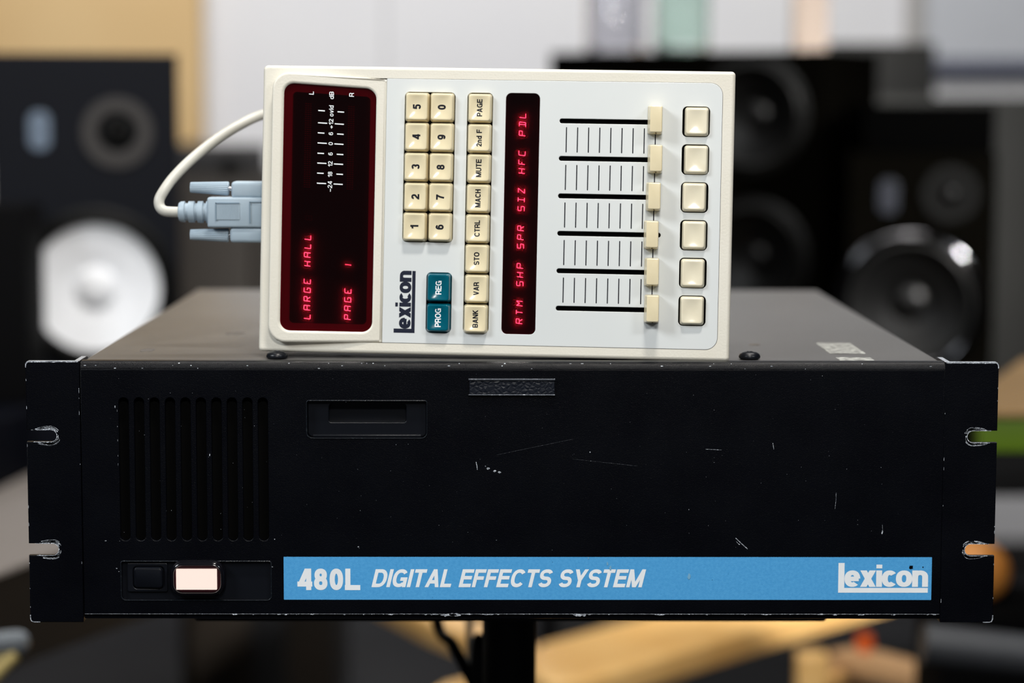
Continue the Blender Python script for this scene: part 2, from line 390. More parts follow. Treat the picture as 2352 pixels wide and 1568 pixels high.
# small raised collars round the pocket edges catch the light
def collar(mb, loop, wd, h):
    inn, out = loop, inset(loop, -wd); n = len(loop)
    mb.rings([[fx(x, z, .0) for x, z in out], [fx(x, z, -h) for x, z in inset(loop, -wd*.5)], [fx(x, z, .3) for x, z in inn]], False, False)
face.build('front_panel', BLACKP, rack, 40)
ve = MB(); plate(ve, [rrect(-198, 39, -119, 116, 1)], 4.2, 4.8, fx); ve.build('vent_backing', WELL, rack)
EDGE = mat('lit_rim_black', (.012, .015, .020), .22, spec=.8, linear=True, bump=(1500, .5, .0003), mott=(700, (.05, .06, .07), .55, .8))  # lighter, glossier than the panel paint so the pocket rims look lit from above
for lp in (slot, swr):
    c_ = MB(); collar(c_, lp, .6, .4); c_.build('pocket_rim', EDGE, rack)
# ears
def ear(sx):
    mb = MB(); xo, xi = -241.3, -214.6
    n1, n2 = 94.35, 37.2
    def notch(zc): return [(xo, zc-3)]+[(-229.3+3*math.cos(a), zc+3*math.sin(a)) for a in [(-90+180*k/12)*PI/180 for k in range(13)]]+[(xo, zc+3)]
    out = rrect(xo, .2, xi, 131.7, (1.4, .3, .3, 1.4), 5)
    # splice the notches into the left side (between last arc of the top-left corner and the start)
    loop = out[:6]+out[6:]
    loop = out+notch(n1)[::-1]+notch(n2)[::-1]
    f = lambda x, z, d: fx(sx*x, z, d)
    plate(mb, [loop], 0, 3, f, bev=.35)
    # flange running back from the inner edge, its top end rounded down
    prof = [(0, .2), (0, 131.7), (20, 131.7)]+[(20+6*math.sin(a), 125.7+6*math.cos(a)) for a in [PI/2*k/6 for k in range(1, 7)]]+[(26, .2)]
    mb.rings([[f(x, z, 2.5+d) for d, z in prof] for x in (-217.4, -214.7)])
    e = mb.build('rack_ear', BLACKP, rack, 40)
    # scuffed bare metal round the screw notches and along the worn edges
    sc = MB()
    for zc in (n1, n2):
        for k in range(64):
            r = 3.05+random.random()*(1.8 if k % 2 else 1.2); low = random.random() < .62
            a0 = random.uniform(-150, -60) if low else random.uniform(20, 110); a1 = min(a0+random.uniform(25, 80), 168)
            pts = []
            for q in range(9):
                a = math.radians(a0+(a1-a0)*q/8); x = -229.3+r*math.cos(a)
                if math.cos(a) < 0: x = -229.3+r*math.cos(a)*random.uniform(2.2, 2.3)
                z = zc+(max(3.0, r*abs(math.sin(a)))*(1 if math.sin(a) > 0 else -1) if math.cos(a) < .2 else r*math.sin(a))
                pts.append((max(x, xo+.2), z))
            l, rr = ribbon(pts, False, random.uniform(.12, .42)); n = len(l)
            sc.add([f(x, z, -.03) for x, z in l]+[f(x, z, -.03) for x, z in rr], [(i, i+1, n+i+1, n+i) for i in range(n-1)])
        # worn inner rim of the notch
        a = [(-90+180*k/12)*PI/180 for k in range(13)]
        pl = [(-238+random.random(), zc-3.05)]+[(-229.3+3.05*math.cos(q), zc+3.05*math.sin(q)) for q in a]+[(-237+random.random(), zc+3.05)]
        l, rr = ribbon(pl, False, .35); n = len(l)
        sc.add([f(x, z, -.035) for x, z in l]+[f(x, z, -.035) for x, z in rr], [(i, i+1, n+i+1, n+i) for i in range(n-1)])
    # top edge wear
    top = [(xo+.1, 128.6+.2*random.random()), (xo+.25, 130.4), (xo+1.0, 131.35)]+[(xo+1.5+24.6*k/14, 131.45) for k in range(15)]
    l, rr = ribbon(top, False, .5); n = len(l)
    rr = [(x, z-random.random()*.25) for x, z in rr]
    sc.add([f(x, z, -.02) for x, z in l]+[f(x, z, -.02) for x, z in rr], [(i, i+1, n+i+1, n+i) for i in range(n-1)])
    sc.add([f(x, 131.75, d) for x, d in ((xo+1.3, .1), (xi, .1), (xi, 2.9), (xo+1.3, 2.9))], [(0, 1, 2, 3)])
    sc.add([f(x, 131.76, d) for x, d in ((-217.3, 2.6), (-214.8, 2.6), (-214.8, 22), (-217.3, 22))], [(0, 1, 2, 3)])
    bot = [(xo+.15, 4.0), (xo+.2, 2.0), (xo+.7, .8), (xo+1.8, .4), (xo+5, .35)]
    l, rr = ribbon(bot, False, .45); n = len(l)
    sc.add([f(x, z, -.02) for x, z in l]+[f(x, z, -.02) for x, z in rr], [(i, i+1, n+i+1, n+i) for i in range(n-1)])
    for k in range(16):
        if random.random() < .6: x, z, w_, h_ = xo+.15, random.uniform(5, 126), .25, random.uniform(.4, 2.2)
        else: x, z, w_, h_ = xi-.5, random.uniform(5, 126), .22, random.uniform(.5, 3)
        if abs(z-n1) < 5 or abs(z-n2) < 5: continue
        sc.add([f(x, z, -.02), f(x+w_, z+.2, -.02), f(x+w_*.8, z+h_*.8, -.02), f(x, z+h_, -.02)], [(0, 1, 2, 3)])
    o = sc.build('paint_scuff', BAREM, e, 0, 'stuff')
    return e
ear(1); ear(-1)
# chassis and lid
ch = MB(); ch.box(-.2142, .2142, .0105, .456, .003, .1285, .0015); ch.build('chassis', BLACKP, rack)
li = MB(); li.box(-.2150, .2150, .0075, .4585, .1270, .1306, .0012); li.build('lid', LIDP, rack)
for x in (-118.8, 119.8):
    sc = MB(); sc.lathe([(4.2*mm, 0), (5.4*mm, .0008), (5.5*mm, .0016), (5.0*mm, .0027), (3.6*mm, .0036), (1.6*mm, .0040), (1.4*mm, .0034), (0, .0033)], (x*mm, .021, .1306), 'z', 28)
    tag(sc.build('lid_screw', PLASK, rack), 'black domed screw head')
for (x0, x1, y0, y1, k) in ((164.5, 182.5, 47, 101, 3.2), (164.5, 182, 11, 30, 1)):
    rs = MB(); lp = rrect(x0, y0, x1, y1, 2, 4); lp = [(a+random.uniform(-.7, .7), b+random.uniform(-1, 1)) for a, b in lp]
    plate(rs, [lp], 0, .12, lambda x, y, d: Vector((x*mm, y*mm, .13072-d*mm)))
    tag(rs.build('tape_residue', mat('chalky_tape_residue', (176, 177, 172), .7, mott=(260, (96, 96, 94), .35, .65)), rack), 'pale rectangular residue left by tape')
for (x, y, r, k) in ((-214+60, 150, 5, .4), (130, 92, 3.2, .5), (-190, 60, 4, .5)):
    rs = MB(); lp = [(x+r*math.cos(a)*random.uniform(.7, 1.2), y+r*2*math.sin(a)*random.uniform(.6, 1.2)) for a in [2*PI*q/12 for q in range(12)]]
    plate(rs, [lp], 0, .1, lambda x, y, d: Vector((x*mm, y*mm, .13070-d*mm)))
    tag(rs.build('dust_smudge', mat('dust_mark', (104, 98, 92), .8, mott=(400, (70, 66, 62), .3, .7)), rack), 'faint dusty mark on the lid')
# card slot pocket
po = MB(); plate(po, [slot, rrect(-91.5, 100.9, -53, 110.6, (1.2, 1.2, 2.5, 2.5))], 3.2, 4, fx, bev=.4)
cs = po.build('card_slot', PLASK, rack)
p2 = MB(); plate(p2, [rrect(-92.5, 99.5, -52, 111.2, 1)], 9, 9.6, fx); p2.box(-.0915, -.053, .0025, .008, .1000, .1009); p2.build('slot_recess', PLASK, cs)
p3 = MB(); p3.box(-.0995, -.0455, .0004, .0026, .0936, .0948, .0003); p3.build('slot_lip', PLASK, cs)
# leather pad
np_ = MB(); plate(np_, [rrect(-21.5, 115.6, 20.7, 122.4, .4)], -1.2, 0, fx, bev=.2); pad = np_.build('name_pad', LEATH, rack); pad['label'] = 'black strip with leather grain and thin bright edges'
for z0, z1 in ((122.5, 123.3), (115.0, 115.5)):
    e = MB(); plate(e, [rrect(-22, z0, 21, z1, .2)], -1.9, 0, fx, bev=.15); e.build('pad_edge', mat('worn_black_edge', (.10, .11, .13), .3, metal=.6, linear=True, mott=(500, (.4, .42, .46), .55, .75)), pad)
# power switch group
sp = MB(); plate(sp, [swr], 2.2, 3.4, fx); swp = sp.build('switch_plate', PLASK, rack)
sf = MB(); plate(sf, [rrect(-192.6, 15.4, -172.4, 30.2, 1), rrect(-189.6, 17.2, -174.2, 28.4, 2)], .8, 2.4, fx, bev=.5)
swf = sf.build('switch_frame', PLASK, swp)
rk_ = MB(); rs = []
for q, (ins, d) in enumerate(((0, 2.4), (0, 1.0), (.4, .3), (1.0, 0))):
    rs.append([fx(x, z, d-(1.6*((x+189.4)/15)**2 if q else 0)-.8*(z-17)/11*(1 if q else 0)) for x, z in inset(rrect(-189.3, 17.5, -174.6, 28.2, 2), ins)])
rk_.rings(rs); rkr = rk_.build('rocker', PLASK, swp); rkr['label'] = 'black rocker of the power switch'
bz = MB(); rs = []
for ins, d in ((0, 2.4), (0, -1), (.3, -2.4), (.9, -3.3), (1.6, -3.8), (2.1, -3.95), (2.3, -3.5)):
    rs.append([fx(x, z, d) for x, z in inset(lampr, ins)])
bz.rings(rs, True, False)
lb = bz.build('power_lamp', GLOSSK, rack); lb['label'] = 'rounded glossy black lamp bezel'
win = inset(lampr, 2.2)
bw = MB(); plate(bw, [win], -1.2, -.6, fx); bw.build('lamp_backing', mat('dark_red_lens_base', (.035, .002, .006), .3, linear=True), lb)
lw_ = MB(); plate(lw_, [rrect(-167.7, 17.4, -147.5, 27.7, .15)], -2.9, -1.3, fx); lo = lw_.build('lit_window', LAMPW, lb); lo['label'] = 'glowing pinkish-white rectangular window'
fl = MB(); plate(fl, [win], -3.6, -3.2, fx); fl.build('clear_lens', filt('clear_lens_cover', (.98, .92, .90), .05), lb)
# blue stripe and its print
bs = MB(); plate(bs, [rrect(-114.3, 11.8, 210, 33.5, .25)], -.25, 0, fx); stripe = bs.build('blue_stripe', BLUE, rack); stripe['label'] = 'long light blue label stripe'
fz = lambda x, z, d: fx(x, z, -.29-d*.01)
t = MB(); text(t, '480L', -107.5, 16.7, 31.4, 10.9, .235, fz, gap=.05, dl=.2); t.build('model_number', INKW, stripe, 0)
t = MB(); text(t, 'DIGITAL EFFECTS SYSTEM', -70.5, 18.2, 137.4, 9.1, .195, fz, gap=.075, slant=.24, dl=.1); t.build('title_lettering', INKW, stripe, 0)
t = MB(); logo(t, 163.2, 15.5, 45.0, 15.1, lambda x, z, d: fx(x, z, -.29-d)); t.build('maker_logo', INKW, stripe, 0)
cp = MB()
for (x, z, r) in ((199.4, 28.6, 1.25), (205.6, 28.5, .4), (100, 22, .2), (108, 25, .12), (-40, 13, .15), (20, 31, .15)):
    l = [(x+r*math.cos(a)*random.uniform(.5, 1.2), z+r*math.sin(a)*random.uniform(.5, 1.1)) for a in [2*PI*q/11 for q in range(11)]]
    cp.add([fx(a, b, -.36) for a, b in l], [list(range(11))])
cp.build('stripe_chip', BLACKP, stripe, 0, 'stuff')
cp = MB()
for (x, z, r) in ((47.5, 30.2, .8), (49, 27.8, 1.1), (88.4, 23.8, 1.3), (38, 33, .5)):
    l = [(x+r*.6*math.cos(a)*random.uniform(.6, 1.2), z+r*1.3*math.sin(a)*random.uniform(.7, 1.1)) for a in [2*PI*q/11 for q in range(11)]]
    cp.add([fx(a, b, -.37) for a, b in l], [list(range(11))])
cp.build('stripe_smear', mat('pale_smear', (120, 176, 210), .6), stripe, 0, 'stuff')
# chips and scratches of the front panel
cp = MB()
def chip(x, z, w_, h_, n=7, d=-.03):
    l = [(x+w_*.5*math.cos(a)*random.uniform(.5, 1.1), z+h_*.5*math.sin(a)*random.uniform(.5, 1.1)) for a in [2*PI*q/n for q in range(n)]]
    cp.add([fx(a, b, d) for a, b in l], [list(range(n))])
def scratch(x0, z0, x1, z1, w_, d=-.03):
    l, r = ribbon([(x0, z0), ((x0+x1)/2+random.uniform(-.2, .2), (z0+z1)/2), (x1, z1)], False, w_)
    cp.add([fx(a, b, d) for a, b in l]+[fx(a, b, d) for a, b in r], [(0, 1, 4, 3), (1, 2, 5, 4)])
scratch(-18.2, 81.5, -17.6, 77.5, .35); chip(-12.2, 78.2, 2.4, 1.2); chip(-9, 77, 1.8, 1.3); chip(-6.5, 76.3, 2.6, 1.2); chip(-13.5, 79.3, .8, .6)
scratch(129.5, 90.5, 130, 88, .25); chip(129.6, 90.4, .5, 1.6); chip(184.8, 46, .8, 2.2); scratch(184.8, 50, 185.2, 46, .12); scratch(161.5, 66, 161, 58, .1); chip(161.4, 65, .3, 2)
scratch(111.5, 43.2, 117.6, 37.6, .35); scratch(111.8, 41.6, 113.6, 39.8, .2); chip(38.5, 86.5, 1, .5)
scratch(96, 88, 104, 87.6, .12); scratch(30, 83, 62, 79.5, .02); scratch(-8, 85, 30, 93, .02); 
chip(-150.6, 84.8, .5, 2.2); chip(-197.3, 109, .6, 1.6); chip(-203, 41.6, 1.2, .5); chip(-77, 38.6, .9, .7); chip(-118.7, 42.4, .9, .5); chip(-197.6, 27.6, .9, .8); chip(-196.6, 26, .6, .4); chip(-120, 28.4, 1, .6)
for z in (107, 99, 92, 84.5, 80): chip(-196.2, z, .18, random.uniform(.8, 2.2), 5)
chip(-8, 42, .6, .4); chip(205, 12, .4, .4); chip(88, 57.5, .4, .6)
random.seed(3)
for k in range(120): chip(random.uniform(-205, 205), random.uniform(36, 126), random.uniform(.12, .34), random.uniform(.12, .4), 5)
# lower edge: bright worn line with bigger chips; upper edge nicks
random.seed(5)
scratch(-214, 4.5, 0, 4.5, .16, -.02); scratch(0, 4.5, 214.3, 4.5, .2, -.02)
for k in range(46):
    x = random.uniform(-150, 214); big = random.random() < .3; chip(x, 4.4+random.uniform(-.3, .1), random.uniform(1.5, 5) if big else random.uniform(.5, 1.6), .8 if big else .5, 9, -.04)
for x, w_ in ((-33, 6), (-28.5, 6.5), (-30, 4), (33, 5), (36, 2)): chip(x, 4.0, w_, 1.9, 13, -.04)
cp.build('paint_chip', BAREM, rack, 0, 'stuff')
cp = MB()
for k in range(34):
    x = random.uniform(-212, 212); chip(x, random.choice((129.5, 128.2, 130.6)), random.uniform(.4, 1.8), random.uniform(.2, .5), 7, 0)
    for v in cp.v[-7:]:
        zz = min(max(v.z*1000-127.6, 0), 3.98); v.y = -.001+(4-math.sqrt(16-zz*zz))*mm-.00006
cp.build('edge_nick', BAREM, rack, 0, 'stuff')

# ------------------------------------------------------------------ remote control standing on its long side on the rack unit
EX = Vector((.99699444, -.0764269, -.01268901)); EZ = Vector((.01897147, .08204592, .99644797)); EY = EZ.cross(EX).normalized(); EZ = EX.cross(EY).normalized()
ORG = Vector((-.12885, .02617, .13389)); RH = 144.65; RW = 237.8
remote = empty('remote_control_console', ORG, 'ivory desktop remote with keypad, faders and red displays, standing sideways on the black rack unit', 'remote control')
remote.matrix_world = Matrix(((EX.x, EY.x, EZ.x, ORG.x), (EX.y, EY.y, EZ.y, ORG.y), (EX.z, EY.z, EZ.z, ORG.z), (0, 0, 0, 1)))
def rf(u, v, d): return Vector((u*mm, d*mm, (RH-v)*mm))           # u right, v down, d behind the face (mm)
TH = math.atan(.1); CT, ST = math.cos(TH), math.sin(TH)
def rb(u, v, d):                                                   # the display block is a wedge hinged at u=63
    v = v+(u-11)/46*2.2*(134-v)/124
    return rf(63+(u-63)*CT+d*ST, v, (u-63)*ST+d*CT)
sh = MB(); out = rrect(0, 0, RW, RH, (2.5, 2, 2, 2), 6)
def back(u): return 47-17*u/RW
rs = []
for ins, dd in ((9, None), (5.6, -2.5), (.4, 14), (0, 6), (0, 2.0)):
    lp = inset(out, ins) if ins < 2 else [((u-RW/2)*(1-2*ins/RW)+RW/2, (v-RH/2)*(1-2*ins/RH)+RH/2) for u, v in out]
    rs.append([rf(u, v, back(u) if dd is None else (back(u)+dd if dd < 0 else dd)) for u, v in lp])
for k in range(1, 6):
    a = PI/2*k/5; rs.append([rf(u, v, 2*(1-math.sin(a))) for u, v in inset(out, 1.7*(1-math.cos(a)))])
sh.rings(rs, True, False)
hole = rrect(9, 5.85, 231.75, 139.15, (1, 6.2, 6.2, 1), 8)
plate(sh, [inset(out, 1.7), hole], 0, 2.2, rf, back=False)
sh.build('shell', CREAM, remote, 40)
# display bezel
bz = MB(); bo = rrect(5.3, 3.7, 63, 140.0, (9, .2, .2, 9), 9); bo = [(u, v-(.0 if v < 70 else (u-5)/58*1.0)) for u, v in bo]
wi = rrect(11.2, 9.2, 57.6, 133.8, 5.2, 8)
plate(bz, [bo, wi], 0, 5.6, rb, bev=1.3, seg=4, back=False)
bezel = bz.build('display_bezel', CREAM, remote, 40)
tr = MB(); plate(tr, [inset(wi, -.6), rrect(15.3, 13.2, 54.4, 130, 2.2)], 2.2, 3.6, rb); plate(tr, [inset(wi, -.6)], 5.2, 5.4, rb)
rim = tr.build('display_tray', RIM, bezel, 0); rim['label'] = 'pale tray rim seen burgundy through the filter'
bd = MB(); plate(bd, [rrect(14.5, 12.5, 55.2, 130.8, 1)], 3.9, 4.4, rb); bd.build('display_board', BOARD, bezel, 0)
fp = MB(); fp.add([rb(u, v, 1.1) for u, v in inset(wi, -.3)], [list(range(len(wi)))])
pane = fp.build('display_window', FILTR, bezel, 0); pane['label'] = 'dark red acrylic window'
def up_map(fn, u, v, off):                                         # print that reads upwards: x -> up, y -> left
    return lambda x, y, d: fn(u-y, v-x, off-d)
pr_ = MB(); POFF = .98
def ptext(s, uc, vc, ln, ht, st, gap=.10):
    text(pr_, s, 0, 0, ln, ht, st, up_map(rb, uc+ht/2, vc+ln/2, POFF), gap=gap, dl=.001)
ptext('L', 24.9, 13.4, 1.6, 2.4, .16); ptext('dB', 35.05, 13.9, 3.8, 2.3, .15); ptext('R', 45.1, 12.9, 2.0, 2.4, .16)
ptext('ovld', 35.05, 21.8, 5.6, 2.3, .15); ptext('+12', 35.05, 28.3, 4.9, 2.2, .15)
for s, v, ln in (('6', 33.3, 1.6), ('0', 38.4, 1.6), ('6', 43.6, 1.6), ('12', 48.7, 2.7), ('18', 54.0, 2.7), ('-24', 60.1, 5.3)): ptext(s, 35.05, v, ln, 2.2, .15)
for v, lng in ((22.0, 0), (28.2, 1), (33.3, 0), (38.4, 1), (43.6, 0), (48.6, 1), (53.7, 0), (58.8, 1)):
    for a, b in (((28.5, 33.1) if lng else (28.5, 31.8)), ((36.9, 41.5) if lng else (38.2, 41.5))):
        pr_.add([rb(a, v-.27, POFF), rb(b, v-.27, POFF), rb(b, v+.27, POFF), rb(a, v+.27, POFF)], [(0, 1, 2, 3)])
mpr = pr_.build('meter_scale_print', INKW, bezel, 0)
# starburst characters
SEG = {'L': 'def', 'A': 'abcefgo', 'R': 'abefgoz', 'G': 'acdefo', 'E': 'adefg', 'H': 'bcefgo', 'P': 'abefgo', '1': 'il', 'T': 'ail', 'M': 'bcefhj', 'S': 'acdfgo',
       'I': 'adil', 'Z': 'adjk', 'F': 'aefg', 'C': 'adef', 'D': 'abcdil'}
W2, H2 = 2.2, 3.15
PTS = {'a': ((0, 2), (1, 2)), 'b': ((1, 2), (1, 1)), 'c': ((1, 1), (1, 0)), 'd': ((0, 0), (1, 0)), 'e': ((0, 1), (0, 0)), 'f': ((0, 2), (0, 1)), 'g': ((0, 1), (.5, 1)), 'o': ((.5, 1), (1, 1)),
       'h': ((0, 2), (.5, 1)), 'i': ((.5, 2), (.5, 1)), 'j': ((1, 2), (.5, 1)), 'k': ((0, 0), (.5, 1)), 'l': ((.5, 1), (.5, 0)), 'z': ((.5, 1), (1, 0))}
def segchar(mb, c, fn, u, v, off, w_=.20, which=None):
    for s in (SEG[c] if which is None else which):
        (x0, y0), (x1, y1) = PTS[s]; a = Vector((x0*W2, y0*H2/2)); b = Vector((x1*W2, y1*H2/2)); e = (b-a).normalized()
        for (p, q) in ((a+e*.12, (a+b)/2-e*.04), ((a+b)/2+e*.04, b-e*.12)):
            l, r = ribbon([tuple(p), tuple(q)], False, w_)
            f = lambda t: fn(u+H2/2-t[1], v+W2/2-t[0]-.10*(t[1]-H2/2), off)
            mb.add([f(l[0]), f(l[1]), f(r[1]), f(r[0])], [(0, 1, 2, 3)])
lt = MB()
for i, c in enumerate('LARGE HALL'):
    if c != ' ': segchar(lt, c, rb, 24.45-.05*i, 126.55-4.46*i, 2.3)
o = lt.build('lit_text', SEGM, bezel, 0); o['label'] = 'glowing red words LARGE HALL'
lt = MB()
for i, c in enumerate('PAGE'): segchar(lt, c, rb, 44.9-.03*i, 126.4-4.46*i, 2.3)
segchar(lt, '1', rb, 44.7, 126.4-4.46*6, 2.3)
o = lt.build('lit_text', SEGM, bezel, 0); o['label'] = 'glowing red words PAGE 1'
un = MB()
for uu in (24.6, 46.3):
    for i in range(40):
        vv = 18.5+i*1.08
        for a in (-1.5, -.3, .9): un.add([rb(uu-2.2+a+.3, vv, 3.5), rb(uu-2.2+a+1.2, vv, 3.5), rb(uu-2.2+a+1.2, vv+.55, 3.5), rb(uu-2.2+a+.3, vv+.55, 3.5)], [(0, 1, 2, 3)])
for c in range(9): segchar(un, 'L', rb, 24.1, 76.5-4.46*c*.0-4.46*(c-9 if c > 0 else 0)*0+0, 3.5, which='abcdefgo') if c == 0 else None
un.build('unlit_meter_bar', SEGD, bezel, 0, 'stuff')
# white control panel with wells and slots
numw = rrect(72.3, 12.55, 97.8, 87.95, 2.4); fnw = rrect(103.9, 12.5, 116.75, 133.2, 2.4); grw = rrect(85.0, 103.1, 97.8, 133.4, 2.4); ledw = rrect(123.3, 12.4, 140.4, 133.3, 2.8)
rows = [25.95+18.77*i for i in range(6)]
slots = [rrect(150.45, v-1.2, 202.2 if k == 3 else 201.2, v+1.2, 1.19) for k, v in enumerate(rows)]
bws = [rrect(211.85, 25.35+18.87*i-7.6, 225.5, 25.35+18.87*i+7.6, 2.4) for i in range(6)]
cpn = MB(); plate(cpn, [rrect(63.05, 6.0, 231.6, 139.0, (.3, 6, 6, .3), 8), numw, fnw, grw, ledw]+slots+bws, -.15, 1.3, rf, bev=.22)
panel = cpn.build('control_panel', PANELW, remote, 40)
ty = MB(); plate(ty, [rrect(64, 7, 231, 138, 1)], 3.4, 3.8, rf); ty.build('well_tray', WELL, remote, 0)
# key caps
def dish(x, y, w_, h_, ht, dp):
    return -ht+dp*max(0, 1-(2*x/w_)**2)*max(0, 1-(2*y/h_)**2)
def key(name, u, v, w_, h_, ht, m, tilt=(0, 0), legend=None, ln=0, lh=0, ink=None, st=.16, dp=.95):
    tw, thh = w_-1.5, h_-1.5; mb = MB(); rs = []
    tl = lambda x, y: tilt[0]*x+tilt[1]*y
    f = lambda x, y, d: rf(u+x, v+y, d+tl(x, y)*(1 if d < 1 else 0))
    base = dens(rrect(-w_/2, -h_/2, w_/2, h_/2, 1.5, 5), 1.3); top = [(x*tw/w_, y*thh/h_) for x, y in base]
    rs.append([f(x, y, 2.6) for x, y in base]); rs.append([f(x, y, -.4) for x, y in inset(base, .08)])
    for k in range(5):
        a = PI/2*k/4; c = .55
        rs.append([f(x, y, -ht+c*(1-math.sin(a))) for x, y in inset(top, c*(1-math.cos(a))-.0)])
    iw, ih = tw-1.1, thh-1.1
    for k in range(1, 9):
        q = 1-k/8.5
        rs.append([f(x*q, y*q, dish(x*q, y*q, iw, ih, ht, dp)) for x, y in inset(top, .55)])
    mb.rings(rs, True, True)
    o = mb.build(name, m, remote, 50)
    if legend:
        t = MB(); text(t, legend, -ln/2, -lh/2, ln, lh, st, lambda x, y, d: f(-y, -x, dish(-y, -x, iw, ih, ht, dp)-.06-d*.001), gap=.09, dl=.1, fine=.5)
        t.build('legend', ink, o, 0)
    return o
rnd = random.Random(11)
jit = lambda s=.012: (rnd.uniform(-s, s), rnd.uniform(-s, s))
for c, col in enumerate((('5', '4', '3', '2', '1'), ('0', '9', '8', '7', '6'))):
    for r_, s in enumerate(col):
        k = key('digit_key', 78.72+12.65*c+rnd.uniform(-.12, .12), 20.18+15.03*r_, 12.25, 14.7, 3.6, KEYC, jit(), s, 1.9 if s == '1' else 2.65, 4.05, INKB, .215)
        k['label'] = 'ivory key marked '+s
for i, (s, ln) in enumerate((('PAGE', 8.6), ('2nd F', 8.5), ('MUTE', 8.9), ('MACH', 9.0), ('CTRL', 8.2), ('STO', 6.4), ('VAR', 6.5), ('BANK', 8.9))):
    k = key('function_key', 110.32+rnd.uniform(-.1, .1), 20.25+15.1*i, 12.25, 14.7, 3.6, KEYC, jit(), s, ln, 2.75, INKB, .195); k['label'] = 'ivory key marked '+s
for i, (s, ln) in enumerate((('REG', 6.8), ('PROG', 9.3))):
    k = key('function_key', 91.4, 110.7+15.1*i, 12.25, 14.7, 3.6, KEYT, jit(), s, ln, 3.0, INKW, .165); k['label'] = 'teal key marked '+s
for i in range(6):
    key('soft_button', 218.75+rnd.uniform(-.25, .3), 25.45+18.87*i+rnd.uniform(-.2, .1), 12.0, 14.4, 2.6, KEYP, jit(.02), dp=.7)
# right display
bd = MB(); plate(bd, [inset(ledw, -.5)], 2.6, 2.9, rf); rdb = bd.build('strip_display', BOARD, panel, 0)
fp = MB(); fp.add([rf(u, v, -.02) for u, v in inset(ledw, .05)], [list(range(len(ledw)))]); fp.build('strip_window', FILTD, panel, 0)
for g, wd in enumerate(('RTM', 'SHP', 'SPR', 'SIZ', 'HFC', 'PDL')):
    lt = MB()
    for j, c in enumerate(wd): n_ = g*18.87+j*4.47; segchar(lt, c, rf, 132.75-.004*n_-.6, 126.75-n_, 1.2)
    o = lt.build('lit_text', SEGM, panel, 0); o['label'] = 'glowing red letters '+wd
# scale marks and mark logo
sm = MB()
for r_ in range(5):
    for i in range(9):
        u = 154.0+5.565*i; v0 = 29.0+18.83*r_; l, q = ribbon([(u, v0), (u, v0+12.6)], False, .55)
        lp = rrect(u-.28, v0, u+.28, v0+12.7, .27, 4); sm.add([rf(a, b, -.17) for a, b in lp], [list(range(len(lp)))])
sm.build('fader_scale', INKB, panel, 0)
t = MB(); logo(t, 0, 0, 31.3, 10.65, lambda x, y, d: rf(79.45-y, 133.85-x, -.17-d)); t.build('maker_logo', INKN, panel, 0)
# faders
for i, (uc, vc) in enumerate(((198.7, 24.2), (199.1, 43.78), (198.65, 62.7), (198.0, 81.9), (198.6, 100.6), (199.0, 119.1))):
    h9 = 1-8.5/1157; u = 206.6+(uc-206.6)*h9; v = 113.6+(vc-113.6)*h9
    kb = MB(); rs = []
    base = rrect(u-3.75-.5, v-7.1, u+3.5-.4, v+7.1, .9, 4)
    for ins, d in ((.0, -.4), (0, -2.0), (.25, -3.0)): rs.append([rf(a, b, d) for a, b in inset(base, ins)])
    top = rrect(u-3.05, v-6.6, u+3.05, v+6.6, .8, 4)
    for k in range(5):
        a = PI/2*k/4; rs.append([rf(x, y, -8.5+.5*(1-math.sin(a))) for x, y in inset(top, .5*(1-math.cos(a)))])
    kb.rings(rs, True, True)
    kn = kb.build('fader_knob', KEYC, remote, 45)
    pt = MB(); pt.box((u-.35)*mm, (u+.35)*mm, -6.5*mm, -3*mm, (RH-v-7.15)*mm, (RH-v-6.4)*mm); pt.build('pointer', mat('dull_ivory_pointer', (190, 172, 132), .5), kn, 0)
    st_ = MB(); st_.box((u-1.2)*mm, (u+1.6)*mm, -.5*mm, 3.3*mm, (RH-rows[i]-.6)*mm, (RH-rows[i]+.6)*mm); st_.build('fader_stem', mat('brass_dull_stem', (120, 108, 70), .45), kn, 0)
# feet on the long lower side
for u in (40, 200):
    ft = MB(); ft.lathe([(0, -2.0), (4.5, -2.0), (5, -1.5), (5, 1.2), (0, 1.2)], (0, 0, 0), 'z', 20)
    ft.v = [Vector((u*mm+p.x*mm, 24*mm+p.y*mm, (3.6 if u < 100 else 3.2)*mm+p.z*mm)) for p in ft.v]
    ft.build('rubber_foot', WELL, remote)

# ------------------------------------------------------------------ data cable with grey-blue plug
PLUG = mat('grey_blue_plug_plastic', (168, 184, 196), .38, mott=(90, (160, 177, 190), .3, .7)); PY = .056
cabl = empty('data_cable', at(560, 490, PY), 'pale grey cable with grey-blue screw plug in the left side of the ivory remote', 'cable')
def W(o):                                                          # keep world coordinates under a translated empty
    o.matrix_parent_inverse = Matrix.Translation(-o.parent.location); return o
def pxbox(mb, x0, y0, x1, y1, yc, th, b):
    p, q = at(x0, y1, yc), at(x1, y0, yc); mb.box(p.x, q.x, yc-th/2, yc+th/2, p.z, q.z, b); return mb
hd = MB(); pxbox(hd, 480, 452, 640, 521, PY, .015, .0012); W(hd.build('plug_hood', PLUG, cabl))
g = MB()
for k in range(17): pxbox(g, 498+3.1*k, 468, 499.8+3.1*k, 504, PY-.0076, .0006, 0)
W(g.build('grip_ridges', PLUG, cabl, 0))
g = MB(); a = PY-.0078
for (x0, y0, x1, y1) in ((495, 465, 550, 467.5), (495, 465, 497, 506), (573, 463, 640, 464.5), (573, 463, 575, 512)): pxbox(g, x0, y0, x1, y1, a, .0006, 0)
W(g.build('moulded_line', mat('plug_groove', (120, 140, 156), .6), cabl, 0))
